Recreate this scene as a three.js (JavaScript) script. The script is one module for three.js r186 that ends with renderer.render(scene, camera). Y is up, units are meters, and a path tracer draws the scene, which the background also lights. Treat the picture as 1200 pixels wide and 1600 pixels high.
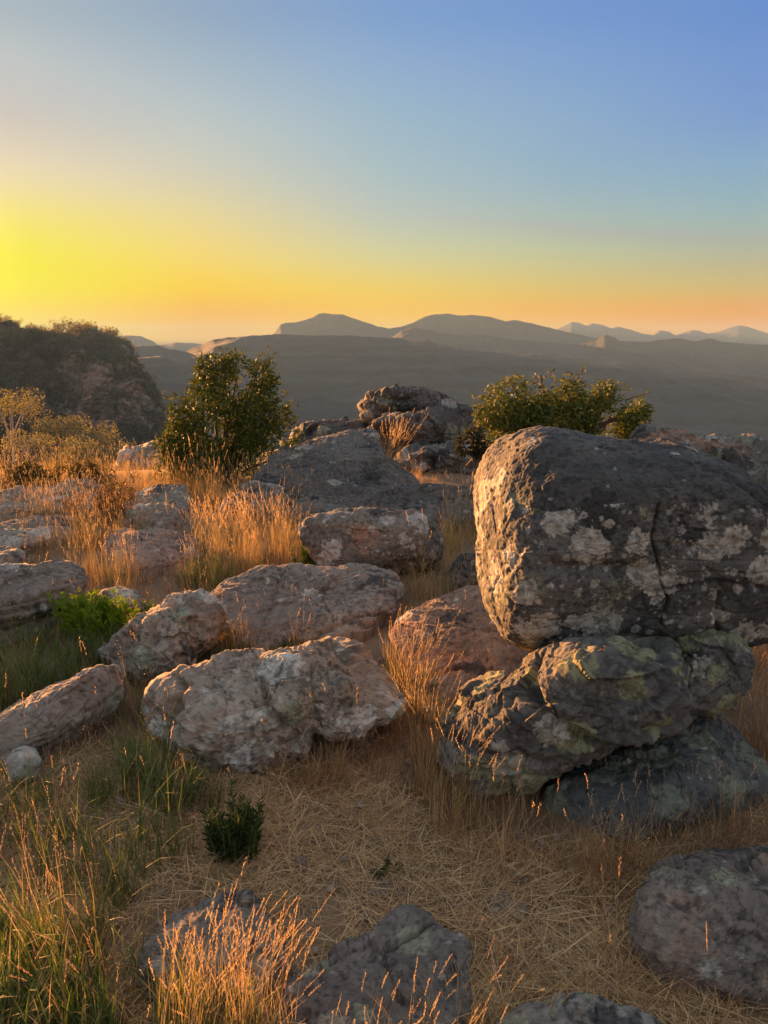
import * as THREE from 'three';
import { mergeGeometries } from 'three/addons/utils/BufferGeometryUtils.js';

/* ---------------------------------------------------------------- camera, sky, sun, exposure */
const EYE = 1.7, PITCH = THREE.MathUtils.degToRad(12.8), FOCAL = 1164;      // FOCAL: in the photograph's pixels (1200 x 1600)
const scene = new THREE.Scene();
const camera = new THREE.PerspectiveCamera(2 * Math.atan(800 / FOCAL) * 180 / Math.PI, 0.75, 0.05, 120000);
camera.position.set(0, EYE, 0);
camera.rotation.set(-PITCH, 0, 0);
const renderer = new THREE.WebGLRenderer({ antialias: true });
renderer.setSize(768, 1024);
renderer.shadowMap.enabled = true;
renderer.toneMapping = THREE.LinearToneMapping;
renderer.toneMappingExposure = 5.2;
const SUN_AZ = -37, SUN_EL = 4.8;                                           // degrees: left of the view axis, above the horizon
const SUN = new THREE.Vector3(Math.sin(rad(SUN_AZ)) * Math.cos(rad(SUN_EL)), Math.sin(rad(SUN_EL)), -Math.cos(rad(SUN_AZ)) * Math.cos(rad(SUN_EL)));
const sun = new THREE.DirectionalLight(new THREE.Color().setRGB(1, 0.43, 0.135), 5);
sun.position.copy(SUN).multiplyScalar(60);
sun.castShadow = true; sun.shadow.radius = 1.6; sun.shadow.mapSize.set(4096, 4096);
Object.assign(sun.shadow.camera, { left: -16, right: 16, top: 16, bottom: -16, near: 1, far: 200 });
scene.add(sun); scene.add(sun.target);
const SKY_SCALE = 1 / 5.2;
const HAZE_DENSITY = 4.8e-5;
scene.fog = new THREE.FogExp2(new THREE.Color().setRGB(0.41, 0.69, 1.0), HAZE_DENSITY);

function rad(a) { return a * Math.PI / 180; }

// the evening sky, as linear colours: columns by azimuth from the sun (degrees), rows by height above the horizon (degrees)
{
  const COLUMNS = [  // unseen sky overhead and behind the camera is brightened to fill the foreground
    [0.0, [[0.0, 1.885, 1.235, 0.005], [2.0, 1.885, 1.235, 0.005], [3.6, 1.714, 1.374, 0.005], [5.6, 1.648, 1.364, 0.045], [8.0, 1.589, 1.277, 0.215], [10.7, 1.024, 0.824, 0.458], [14.0, 0.755, 0.667, 0.541], [17.1, 0.526, 0.555, 0.555], [20.1, 0.396, 0.475, 0.525], [28.0, 0.383, 0.460, 0.558], [40.0, 0.371, 0.445, 0.591], [65.0, 0.434, 0.468, 0.546], [90.0, 0.445, 0.474, 0.533]]],
    [12.6, [[0.0, 1.109, 0.772, 0.004], [2.0, 1.109, 0.772, 0.004], [3.6, 1.008, 0.859, 0.004], [5.6, 0.969, 0.852, 0.038], [8.0, 0.935, 0.798, 0.179], [10.7, 0.854, 0.717, 0.436], [14.0, 0.630, 0.580, 0.515], [17.1, 0.526, 0.555, 0.555], [20.1, 0.396, 0.475, 0.525], [28.0, 0.383, 0.460, 0.558], [40.0, 0.371, 0.445, 0.591], [65.0, 0.434, 0.468, 0.546], [90.0, 0.445, 0.474, 0.533]]],
    [23.6, [[0.0, 1.011, 0.467, 0.004], [2.1, 1.011, 0.467, 0.004], [3.8, 1.007, 0.623, 0.004], [6.0, 0.943, 0.685, 0.142], [8.5, 0.825, 0.678, 0.293], [11.4, 0.651, 0.619, 0.468], [14.9, 0.499, 0.559, 0.557], [18.1, 0.375, 0.472, 0.556], [21.2, 0.289, 0.396, 0.534], [28.0, 0.330, 0.421, 0.562], [40.0, 0.371, 0.445, 0.591], [65.0, 0.434, 0.468, 0.546], [90.0, 0.445, 0.474, 0.533]]],
    [37.0, [[0.0, 1.006, 0.542, 0.004], [2.2, 1.006, 0.542, 0.004], [3.9, 0.889, 0.609, 0.088], [6.2, 0.676, 0.626, 0.303], [8.8, 0.510, 0.556, 0.469], [11.7, 0.397, 0.515, 0.544], [15.2, 0.323, 0.467, 0.583], [18.6, 0.256, 0.405, 0.619], [21.7, 0.195, 0.343, 0.614], [28.0, 0.283, 0.394, 0.602], [40.0, 0.371, 0.445, 0.591], [65.0, 0.434, 0.468, 0.546], [90.0, 0.445, 0.474, 0.533]]],
    [50.4, [[0.0, 0.924, 0.402, 0.007], [2.1, 0.924, 0.402, 0.007], [3.8, 0.715, 0.501, 0.121], [6.0, 0.524, 0.530, 0.299], [8.5, 0.380, 0.484, 0.444], [11.4, 0.282, 0.434, 0.554], [14.9, 0.235, 0.393, 0.597], [18.1, 0.195, 0.344, 0.623], [21.2, 0.155, 0.296, 0.621], [28.0, 0.263, 0.371, 0.606], [40.0, 0.371, 0.445, 0.591], [65.0, 0.434, 0.468, 0.546], [90.0, 0.445, 0.474, 0.533]]],
    [61.4, [[0.0, 0.875, 0.299, 0.004], [2.0, 0.875, 0.299, 0.004], [3.6, 0.628, 0.432, 0.128], [5.6, 0.444, 0.442, 0.293], [8.0, 0.311, 0.442, 0.447], [10.7, 0.233, 0.405, 0.554], [14.0, 0.179, 0.324, 0.614], [17.1, 0.153, 0.291, 0.625], [20.1, 0.123, 0.266, 0.611], [28.0, 0.247, 0.356, 0.601], [40.0, 0.371, 0.445, 0.591], [65.0, 0.434, 0.468, 0.546], [90.0, 0.445, 0.474, 0.533]]],
    [95.0, [[0.0, 0.644, 0.361, 0.202], [2.0, 0.658, 0.402, 0.223], [4.0, 0.604, 0.468, 0.296], [7.0, 0.515, 0.479, 0.392], [10.0, 0.434, 0.468, 0.479], [14.0, 0.371, 0.445, 0.552], [20.0, 0.332, 0.423, 0.591], [28.0, 0.332, 0.423, 0.604], [40.0, 0.371, 0.445, 0.591], [65.0, 0.434, 0.468, 0.546], [90.0, 0.445, 0.474, 0.533]]],
    [140.0, [[0.0, 0.578, 0.371, 0.287], [2.0, 0.644, 0.434, 0.323], [4.0, 0.658, 0.479, 0.371], [7.0, 0.604, 0.491, 0.423], [10.0, 0.527, 0.479, 0.491], [14.0, 0.445, 0.456, 0.552], [20.0, 0.381, 0.434, 0.591], [28.0, 0.352, 0.434, 0.604], [40.0, 0.371, 0.445, 0.591], [65.0, 0.434, 0.468, 0.546], [90.0, 0.445, 0.474, 0.533]]],
    [180.0, [[0.0, 0.552, 0.371, 0.305], [2.0, 0.644, 0.445, 0.352], [4.0, 0.672, 0.491, 0.392], [7.0, 0.631, 0.503, 0.434], [10.0, 0.552, 0.491, 0.503], [14.0, 0.468, 0.468, 0.552], [20.0, 0.392, 0.445, 0.591], [28.0, 0.352, 0.434, 0.604], [40.0, 0.371, 0.445, 0.591], [65.0, 0.434, 0.468, 0.546], [90.0, 0.445, 0.474, 0.533]]],
  ];
  const W = 1024, H = 512, data = new Float32Array(W * H * 4);
  const column = ([, rows], el, k) => {
    let i = 0;
    while (i < rows.length - 2 && el > rows[i + 1][0]) i++;
    const t = Math.min(1, Math.max(0, (el - rows[i][0]) / (rows[i + 1][0] - rows[i][0])));
    const p = (j) => rows[Math.min(rows.length - 1, Math.max(0, j))], slope = (j) => (p(j + 1)[1 + k] - p(j - 1)[1 + k]) / (p(j + 1)[0] - p(j - 1)[0]) * (rows[i + 1][0] - rows[i][0]);
    const t2 = t * t, t3 = t2 * t;
    return Math.max(0, (2 * t3 - 3 * t2 + 1) * p(i)[1 + k] + (t3 - 2 * t2 + t) * slope(i) + (3 * t2 - 2 * t3) * p(i + 1)[1 + k] + (t3 - t2) * slope(i + 1));
  };
  for (let y = 0; y < H; y++) for (let x = 0; x < W; x++) {
    const el = Math.max(0, ((y + 0.5) / H - 0.5) * 180), round = ((x + 0.5) / W - 0.5) * 2 * Math.PI, o = (y * W + x) * 4, land = y < H / 2;
    let az = Math.abs(Math.atan2(Math.cos(round), -Math.sin(round)) * 180 / Math.PI - SUN_AZ);
    if (az > 180) az = 360 - az;
    let i = 0;
    while (i < COLUMNS.length - 2 && az > COLUMNS[i + 1][0]) i++;
    const t = Math.min(1, Math.max(0, (az - COLUMNS[i][0]) / (COLUMNS[i + 1][0] - COLUMNS[i][0])));
    for (let k = 0; k < 3; k++) data[o + k] = (column(COLUMNS[i], el, k) * (1 - t) + column(COLUMNS[i + 1], el, k) * t) * (land ? [0.3, 0.22, 0.16][k] : 1) * SKY_SCALE;
    data[o + 3] = 1;
  }
  const sky = new THREE.DataTexture(data, W, H, THREE.RGBAFormat, THREE.FloatType);
  sky.mapping = THREE.EquirectangularReflectionMapping;
  sky.magFilter = THREE.LinearFilter; sky.needsUpdate = true;
  scene.background = sky; scene.environment = sky;
}

/* ---------------------------------------------------------------- helpers */
let seedState = 1;
function seed(n) { seedState = (n * 2654435761 + 12345) >>> 0 || 1; }
function rnd() { seedState |= 0; seedState = seedState + 0x6D2B79F5 | 0; let t = Math.imul(seedState ^ seedState >>> 15, 1 | seedState); t = t + Math.imul(t ^ t >>> 7, 61 | t) ^ t; return ((t ^ t >>> 14) >>> 0) / 4294967296; }
const rr = (a, b) => a + (b - a) * rnd();
const clamp = (x, a = 0, b = 1) => x < a ? a : x > b ? b : x;
const sstep = (a, b, x) => { const t = clamp((x - a) / (b - a)); return t * t * (3 - 2 * t); };
const mix = (a, b, t) => a + (b - a) * t;
const V = (x, y, z) => new THREE.Vector3(x, y, z);

const PERM = new Uint8Array(512);
{ seed(77); const p = [...Array(256).keys()]; for (let i = 255; i > 0; i--) { const j = Math.floor(rnd() * (i + 1)); [p[i], p[j]] = [p[j], p[i]]; } for (let i = 0; i < 512; i++) PERM[i] = p[i & 255]; }
function grad(h, x, y, z) { h &= 15; const u = h < 8 ? x : y, v = h < 4 ? y : h === 12 || h === 14 ? x : z; return ((h & 1) ? -u : u) + ((h & 2) ? -v : v); }
function noise(x, y, z) {                                                   // gradient noise, about -1 .. 1
  const X0 = Math.floor(x), Y0 = Math.floor(y), Z0 = Math.floor(z), X = X0 & 255, Y = Y0 & 255, Z = Z0 & 255;
  x -= X0; y -= Y0; z -= Z0;
  const u = x * x * x * (x * (x * 6 - 15) + 10), v = y * y * y * (y * (y * 6 - 15) + 10), w = z * z * z * (z * (z * 6 - 15) + 10);
  const A = PERM[X] + Y, AA = PERM[A] + Z, AB = PERM[A + 1] + Z, B = PERM[X + 1] + Y, BA = PERM[B] + Z, BB = PERM[B + 1] + Z;
  const a = mix(grad(PERM[AA], x, y, z), grad(PERM[BA], x - 1, y, z), u), b = mix(grad(PERM[AB], x, y - 1, z), grad(PERM[BB], x - 1, y - 1, z), u);
  const c = mix(grad(PERM[AA + 1], x, y, z - 1), grad(PERM[BA + 1], x - 1, y, z - 1), u), d = mix(grad(PERM[AB + 1], x, y - 1, z - 1), grad(PERM[BB + 1], x - 1, y - 1, z - 1), u);
  return mix(mix(a, b, v), mix(c, d, v), w);
}
function fbm(x, y, z, n = 4, g = 0.5) { let s = 0, a = 1, f = 1; for (let i = 0; i < n; i++) { s += a * noise(x * f + i * 17.3, y * f - i * 9.1, z * f + i * 5.7); a *= g; f *= 2.03; } return s; }
function ridged(x, y, z, n = 3) { let s = 0, a = 1, f = 1; for (let i = 0; i < n; i++) { s += a * (1 - 2 * Math.abs(noise(x * f + i * 7.7, y * f + i * 3.1, z * f - i * 8.9))); a *= 0.5; f *= 2.1; } return s; }
// round blotches: above 0 inside, one per cell where the cell's draw is below share; the outline is broken up by noise
function blotch(x, y, z, share, big = 0.55) {
  const X = Math.floor(x), Y = Math.floor(y), Z = Math.floor(z), wob = 0.22 * noise(x * 3.1, y * 3.1, z * 3.1) + 0.16 * noise(x * 8.3, y * 8.3, z * 8.3);
  let best = -1;
  for (let i = -1; i < 2; i++) for (let j = -1; j < 2; j++) for (let k = -1; k < 2; k++) {
    const h = PERM[PERM[PERM[(X + i) & 255] + ((Y + j) & 255)] + ((Z + k) & 255)];
    if (h / 255 > share) continue;
    const h2 = PERM[h + 31], h3 = PERM[h2 + 57], h4 = PERM[h3 + 91];
    const d = Math.hypot(X + i + h2 / 255 - x, Y + j + h3 / 255 - y, Z + k + h4 / 255 - z), r = big * (0.35 + 0.65 * ((h2 ^ h4) & 255) / 255);
    best = Math.max(best, r - d);
  }
  return best + wob * 0.6;
}
const CHIP = new Float32Array(768); { seed(78); for (let i = 0; i < 768; i++) CHIP[i] = rnd() * 2 - 1; }
function chips(x, y, z) {                                                   // broken faces: every cell is a flat face with a tilt of its own
  const X = Math.floor(x), Y = Math.floor(y), Z = Math.floor(z);
  let best = 9, v = 0;
  for (let i = -1; i < 2; i++) for (let j = -1; j < 2; j++) for (let k = -1; k < 2; k++) {
    const h = PERM[PERM[PERM[(X + i) & 255] + ((Y + j) & 255)] + ((Z + k) & 255)], h2 = PERM[h + 31], h3 = PERM[h2 + 57];
    const a = X + i + h / 255 - x, b = Y + j + h2 / 255 - y, c = Z + k + h3 / 255 - z, d = a * a + b * b + c * c;
    if (d < best) { best = d; v = a * CHIP[h * 3] + b * CHIP[h * 3 + 1] + c * CHIP[h * 3 + 2] + 0.3 * CHIP[h2]; }
  }
  return v;
}
function cells(x, y, z) {                                                   // distance between the two nearest cell centres: 0 on the joints
  const X = Math.floor(x), Y = Math.floor(y), Z = Math.floor(z);
  let a = 9, b = 9;
  for (let i = -1; i < 2; i++) for (let j = -1; j < 2; j++) for (let k = -1; k < 2; k++) {
    const h = PERM[PERM[PERM[(X + i) & 255] + ((Y + j) & 255)] + ((Z + k) & 255)], h2 = PERM[h + 31], h3 = PERM[h2 + 57];
    const d = (X + i + h / 255 - x) ** 2 + (Y + j + h2 / 255 - y) ** 2 + (Z + k + h3 / 255 - z) ** 2;
    if (d < a) { b = a; a = d; } else if (d < b) b = d;
  }
  return Math.sqrt(b) - Math.sqrt(a);
}

// where a pixel of the photograph lies in the place: along its ray, at a depth, or where it meets a plane
const CP = Math.cos(PITCH), SP = Math.sin(PITCH);
function ray(u, v) { const dx = (u - 600) / FOCAL, dy = (800 - v) / FOCAL; return V(dx, dy * CP - SP, -dy * SP - CP); }
function at(u, v, depth) { const r = ray(u, v); return r.multiplyScalar(depth / -r.z).add(V(0, EYE, 0)); }
function onLevel(u, v, y = 0) { const r = ray(u, v); return r.multiplyScalar((y - EYE) / r.y).add(V(0, EYE, 0)); }

const used = {};
function numbered(name) { used[name] = (used[name] ?? -1) + 1; return used[name] ? name + '_' + String(used[name]).padStart(3, '0') : name; }
function tag(o, label, category, group, kind) { Object.assign(o.userData, label && { label }, category && { category }, group && { group }, kind && { kind }); return o; }
function shade(o) { o.castShadow = o.receiveShadow = true; return o; }
function top(o, name, label, category, group, kind) { o.name = numbered(name); tag(o, label, category, group, kind); scene.add(shade(o)); return o; }
function part(parent, name, geometry, material) { const m = shade(new THREE.Mesh(geometry, material)); m.name = name; parent.add(m); return m; }

// collects triangles with a colour per vertex and makes one geometry of them
class Pile {
  constructor() { this.p = []; this.c = []; this.i = []; }
  v(x, y, z, c) { this.p.push(x, y, z); this.c.push(c[0], c[1], c[2]); return this.p.length / 3 - 1; }
  quad(a, b, c, d) { this.i.push(a, b, c, a, c, d); }
  tri(a, b, c) { this.i.push(a, b, c); }
  geometry() {
    const g = new THREE.BufferGeometry();
    g.setAttribute('position', new THREE.Float32BufferAttribute(this.p, 3));
    g.setAttribute('color', new THREE.Float32BufferAttribute(this.c, 3));
    g.setIndex(this.i); g.computeVertexNormals();
    return g;
  }
  // a thin curved blade: base, compass heading, length, lean at the base and at the tip (radians from upright), width
  blade(x, y, z, head, len, lean0, lean1, width, color, segs = 4, twist = 0) {
    const sx = Math.sin(head), sz = Math.cos(head);
    let px = x, py = y, pz = z, a0 = -1, b0 = -1;
    for (let s = 0; s <= segs; s++) {
      const t = s / segs, lean = mix(lean0, lean1, t * t * 0.6 + t * 0.4), w = width * 0.5 * (t < 0.3 ? 0.75 + t * 0.83 : (1 - t) / 0.7) , q = head + Math.PI / 2 + twist * t;
      if (s) { const d = len / segs; px += sx * Math.sin(lean) * d; py += Math.cos(lean) * d; pz += sz * Math.sin(lean) * d; }
      const wx = Math.sin(q) * w, wz = Math.cos(q) * w;
      if (s === segs) { const c = this.v(px, py, pz, color); this.tri(a0, b0, c); break; }
      const a = this.v(px - wx, py, pz - wz, color), b = this.v(px + wx, py, pz + wz, color);
      if (s) this.quad(a0, b0, b, a);
      a0 = a; b0 = b;
    }
    return [px, py, pz];
  }
  // a leaf or spikelet: two folded halves along dir
  leaf(x, y, z, dx, dy, dz, len, width, color, fold = 0.25, round = 0.45) {
    const l = Math.hypot(dx, dy, dz) || 1; dx /= l; dy /= l; dz /= l;
    const r = rnd() * 6.283, ux0 = Math.cos(r), uy0 = Math.sin(r) * 0.6, uz0 = Math.sin(r);
    let sx = dy * uz0 - dz * uy0, sy = dz * ux0 - dx * uz0, sz = dx * uy0 - dy * ux0; const sl = Math.hypot(sx, sy, sz) || 1; sx /= sl; sy /= sl; sz /= sl;
    const nx = dy * sz - dz * sy, ny = dz * sx - dx * sz, nz = dx * sy - dy * sx, w = width / 2, f = fold * w, m = len * round;
    const a = this.v(x, y, z, color), e = this.v(x + dx * len, y + dy * len, z + dz * len, color), c = this.v(x + dx * m - nx * f, y + dy * m - ny * f, z + dz * m - nz * f, color);
    const b = this.v(x + dx * m + sx * w, y + dy * m + sy * w, z + dz * m + sz * w, color), d = this.v(x + dx * m - sx * w, y + dy * m - sy * w, z + dz * m - sz * w, color);
    this.tri(a, b, c); this.tri(c, b, e); this.tri(a, c, d); this.tri(c, e, d);
  }
  // a tapered round twig through points [x, y, z, radius]
  twig(pts, color, sides = 5) {
    let before = null;
    for (let k = 0; k < pts.length; k++) {
      const p = pts[k], q = pts[Math.min(k + 1, pts.length - 1)], o = pts[Math.max(k - 1, 0)];
      const d = V(q[0] - o[0], q[1] - o[1], q[2] - o[2]).normalize(), s = V(0, 0, 1).cross(d); if (s.lengthSq() < 1e-4) s.set(1, 0, 0); s.normalize();
      const t = d.clone().cross(s), ring = [];
      for (let j = 0; j < sides; j++) { const a = j / sides * 6.2832, cx = Math.cos(a) * p[3], cy = Math.sin(a) * p[3]; ring.push(this.v(p[0] + s.x * cx + t.x * cy, p[1] + s.y * cx + t.y * cy, p[2] + s.z * cx + t.z * cy, color)); }
      if (before) for (let j = 0; j < sides; j++) this.quad(before[j], before[(j + 1) % sides], ring[(j + 1) % sides], ring[j]);
      before = ring;
    }
  }
}
const vary = (c, a) => { const k = 1 + rr(-a, a); return [c[0] * k * (1 + rr(-a, a) * 0.3), c[1] * k, c[2] * k * (1 + rr(-a, a) * 0.3)]; };

const ROCK = new THREE.MeshStandardMaterial({ vertexColors: true, roughness: 0.92, metalness: 0 });
const LAND = new THREE.MeshStandardMaterial({ vertexColors: true, roughness: 1, metalness: 0 });
const BARK = new THREE.MeshStandardMaterial({ vertexColors: true, roughness: 0.9, metalness: 0 });
const leafy = (through, rough = 0.6) => new THREE.MeshPhysicalMaterial({ vertexColors: true, roughness: rough, metalness: 0, transmission: through, thickness: 0, side: THREE.DoubleSide });
const GRASS = leafy(0.5, 0.75), LEAF = leafy(0.5, 0.6); LEAF.specularIntensity = 0.18; GRASS.specularIntensity = 0.5;
const LITTER = leafy(0.12, 0.85); LITTER.specularIntensity = 0.4;
const FAR_LEAF = leafy(0.6, 0.95);

/* ---------------------------------------------------------------- the ground, one sheet from under the camera to the horizon */
function brink(x) { return -mix(mix(10.2, 14.5, sstep(-3.2, -0.4, x)), 7.4, sstep(1.6, 3.2, x)) - 0.5 * noise(x * 0.7, 3.3, 0); }   // where the plateau breaks off
function groundY(x, z) {
  const r = Math.hypot(x, z);
  let y = 0.05 * noise(x * 0.55, 1.7, z * 0.55) + 0.02 * noise(x * 1.9, 8.1, z * 1.9);
  const off = brink(x) - z;                                                 // metres beyond the brink
  if (off > 0) {
    const saddle = sstep(-0.16, -0.34, x / r) * sstep(1800, 900, r);          // towards the hill at the left the land sinks gently
    y -= mix(mix(0.28 * off, 0.62 * off - 3, sstep(4, 22, off)), 0.14 * off + 0.5 * sstep(0, 5, off), saddle) + (off > 40 ? 2 * noise(x * 0.02, 0, z * 0.02) : 0);
  }
  const side = Math.max(0, Math.abs(x) - 9) * (z < 0 ? 0.25 : 0.03);
  y -= side;
  const floor = -380 + 60 * noise(x * 0.0004, 5, z * 0.0004) + 22 * noise(x * 0.0017, 2, z * 0.0017) - (z > 0 ? -330 : 0);
  return Math.max(y, Math.min(floor, 0.1));
}
{
  const az = []; for (let a = -36; a < 36; a += 0.25) az.push(a); for (let a = 36; a < 324; a += 3) az.push(a);
  const rows = []; for (let r = 0.35; r < 15000; r *= r < 16 ? 1.022 : r < 60 ? 1.04 : 1.09) rows.push(r); rows.push(15000);
  const pos = new Float32Array(az.length * rows.length * 3), col = new Float32Array(pos.length), idx = [], n = az.length;
  let o = 0;
  for (const r of rows) for (const a of az) {
    const x = Math.sin(rad(a)) * r, z = -Math.cos(rad(a)) * r;
    let y = groundY(x, z), c;
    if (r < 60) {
      y += 0.012 * noise(x * 9, 4, z * 9) + 0.006 * noise(x * 26, 4, z * 26);
      const k = 0.8 + 0.35 * fbm(x * 3, 2, z * 3, 4), e = sstep(-0.2, 0.5, noise(x * 0.9, 6, z * 0.9));
      c = [mix(0.26, 0.34, e) * k, mix(0.165, 0.225, e) * k, mix(0.09, 0.13, e) * k];
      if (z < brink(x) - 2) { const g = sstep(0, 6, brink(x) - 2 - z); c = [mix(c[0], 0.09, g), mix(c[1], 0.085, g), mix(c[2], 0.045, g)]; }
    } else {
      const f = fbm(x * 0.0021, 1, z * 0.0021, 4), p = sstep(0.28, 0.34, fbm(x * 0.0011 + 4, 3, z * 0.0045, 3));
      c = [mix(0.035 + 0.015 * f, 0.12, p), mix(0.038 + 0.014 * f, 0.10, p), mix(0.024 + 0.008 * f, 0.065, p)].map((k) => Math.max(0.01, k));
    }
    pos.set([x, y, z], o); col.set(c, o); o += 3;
  }
  for (let r = 0; r < rows.length - 1; r++) for (let k = 0; k < n; k++) { const a = r * n + k, b = r * n + (k + 1) % n; idx.push(a, b, b + n, a, b + n, a + n); }
  const g = new THREE.BufferGeometry();
  g.setAttribute('position', new THREE.BufferAttribute(pos, 3)); g.setAttribute('color', new THREE.BufferAttribute(col, 3));
  g.setIndex(idx); g.computeVertexNormals();
  top(new THREE.Mesh(g, LAND), 'ground', 'dry grassy plateau between the rocks that falls away to the valley', 'ground', null, 'structure');
}

/* ---------------------------------------------------------------- far mountains: crest lines at their own distance, slopes running down to the valley */
function range(name, label, crest, dist, run, o = {}) {
  const cols = o.cols ?? 420, rows = o.rows ?? 70, u0 = crest[0][0], u1 = crest[crest.length - 1][0];
  const line = (u) => { let i = 0; while (i < crest.length - 2 && u > crest[i + 1][0]) i++; const t = clamp((u - crest[i][0]) / (crest[i + 1][0] - crest[i][0])); return mix(crest[i][1], crest[i + 1][1], o.sharp ? t : t * t * (3 - 2 * t) * 0.5 + t * 0.5); };
  const pos = [], col = [], idx = [], base = o.base ?? -360, w = o.rough ?? 1;
  for (let j = -8; j <= rows; j++) for (let i = 0; i <= cols; i++) {
    const u = mix(u0, u1, i / cols), s = j / rows, back = j < 0;
    const d = back ? dist - j / 8 * run * 0.6 : dist - run * Math.pow(s, 1.15);
    const c = at(u, line(u), dist), dir = Math.hypot(c.x, c.z), x = c.x / dir * d * dir / dist, z = c.z / dir * d * dir / dist;
    const prof = back ? Math.pow(1 + j / 8, 1.3) : Math.pow(1 - s, o.pow ?? 1.5);
    const big = ridged(x * 0.9 / run * 3, 2.2, z * 0.9 / run * 1.2, 3), env = back ? 0.3 : Math.min(1, s * 4) * (1 - s * 0.6);
    let y = base + (c.y - base) * prof + run * 0.035 * w * env * big + dist * 0.0011 * w * fbm(x / dist * 90, 4, z / dist * 90, 3) + dist * 0.0004 * noise(x / dist * 420, 4, z / dist * 420);
    if (o.cliffs && !back) { const q = y / o.cliffs + 0.6 * noise(x / dist * 20, 1, z / dist * 20), f = q - Math.floor(q); y += o.cliffs * 0.35 * (sstep(0.3, 0.6, f) - f) * env; }
    pos.push(x, y, z);
    const f = fbm(x / dist * 60, 7, z / dist * 60, 4), p = sstep(0.25, 0.55, fbm(x / dist * 25 + 9, y / dist * 140, z / dist * 25, 3)), k = 0.75 + 0.6 * f;
    col.push(...(o.tint ?? [0.018, 0.020, 0.017]).map((a, n) => Math.max(0.008, mix(a * k, [0.045, 0.042, 0.036][n], p * 0.5))));
  }
  const n = cols + 1;
  for (let j = 0; j < rows + 8; j++) for (let i = 0; i < cols; i++) { const a = j * n + i; idx.push(a, a + 1, a + n + 1, a, a + n + 1, a + n); }
  const g = new THREE.BufferGeometry();
  g.setAttribute('position', new THREE.Float32BufferAttribute(pos, 3)); g.setAttribute('color', new THREE.Float32BufferAttribute(col, 3));
  g.setIndex(idx); g.computeVertexNormals();
  return top(new THREE.Mesh(g, LAND), name, label, 'mountains', null, 'structure');
}
range('far_mountains', 'farthest pale blue mountains with a peaked summit at the right', [[840, 524], [865, 516], [880, 510], [893, 503], [905, 504], [915, 509], [925, 505], [940, 507], [955, 513], [965, 510], [985, 515], [1005, 522], [1022, 523], [1030, 516], [1045, 518], [1055, 524], [1070, 519], [1080, 516], [1090, 516], [1105, 521], [1120, 519], [1140, 512], [1155, 508], [1170, 511], [1200, 521], [1240, 520], [1290, 527], [1340, 524]], 12500, 3600, { cols: 260, rows: 30, sharp: true, rough: 0.35, pow: 1.2 });
range('far_hill', 'pale rounded far hills low between the forested hill and the leafy bush', [[90, 545], [150, 530], [175, 526], [200, 524], [218, 525], [235, 531], [248, 539], [256, 538], [275, 535], [300, 536], [330, 540], [400, 560]], 9000, 3000, { cols: 160, rows: 30, rough: 0.3, pow: 1.2 });
range('mountain_range', 'hazy double mountain with a stepped left shoulder and two broad summits', [[360, 545], [405, 530], [428, 521], [438, 507], [447, 504], [460, 504], [474, 501], [487, 496], [498, 490], [507, 489], [520, 491], [535, 491], [548, 496], [570, 503], [590, 510], [608, 513], [625, 511], [645, 504], [662, 495], [680, 491], [700, 490], [718, 493], [740, 492], [765, 495], [790, 502], [805, 500], [830, 505], [870, 515], [920, 526], [970, 536], [1040, 545]], 8000, 2300, { cols: 420, rows: 40, rough: 0.4, sharp: true });
range('middle_ridge', 'grey ridge with small bumps below the double mountain', [[560, 545], [610, 528], [630, 516], [645, 512], [662, 514], [690, 521], [720, 524], [760, 524], [800, 530], [860, 535], [905, 538], [930, 532], [946, 523], [958, 526], [970, 533], [1010, 534], [1040, 530], [1060, 528], [1085, 533], [1110, 529], [1130, 534], [1180, 538], [1260, 540], [1340, 545]], 6000, 2200, { cols: 420, rows: 50, rough: 0.6 });
range('near_ridge', 'long dark forested ridge across the valley behind the leafy bush', [[-220, 560], [-40, 556], [120, 552], [180, 546], [210, 541], [248, 540], [265, 546], [290, 549], [310, 541], [335, 530], [360, 527], [400, 524], [440, 522], [480, 524], [540, 524], [590, 527], [625, 528], [640, 533], [665, 531], [690, 540], [730, 548], [800, 552], [880, 556], [960, 562], [1060, 572], [1180, 586], [1340, 600]], 4200, 2500, { cols: 620, rows: 90, rough: 0.7, cliffs: 50 });

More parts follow.
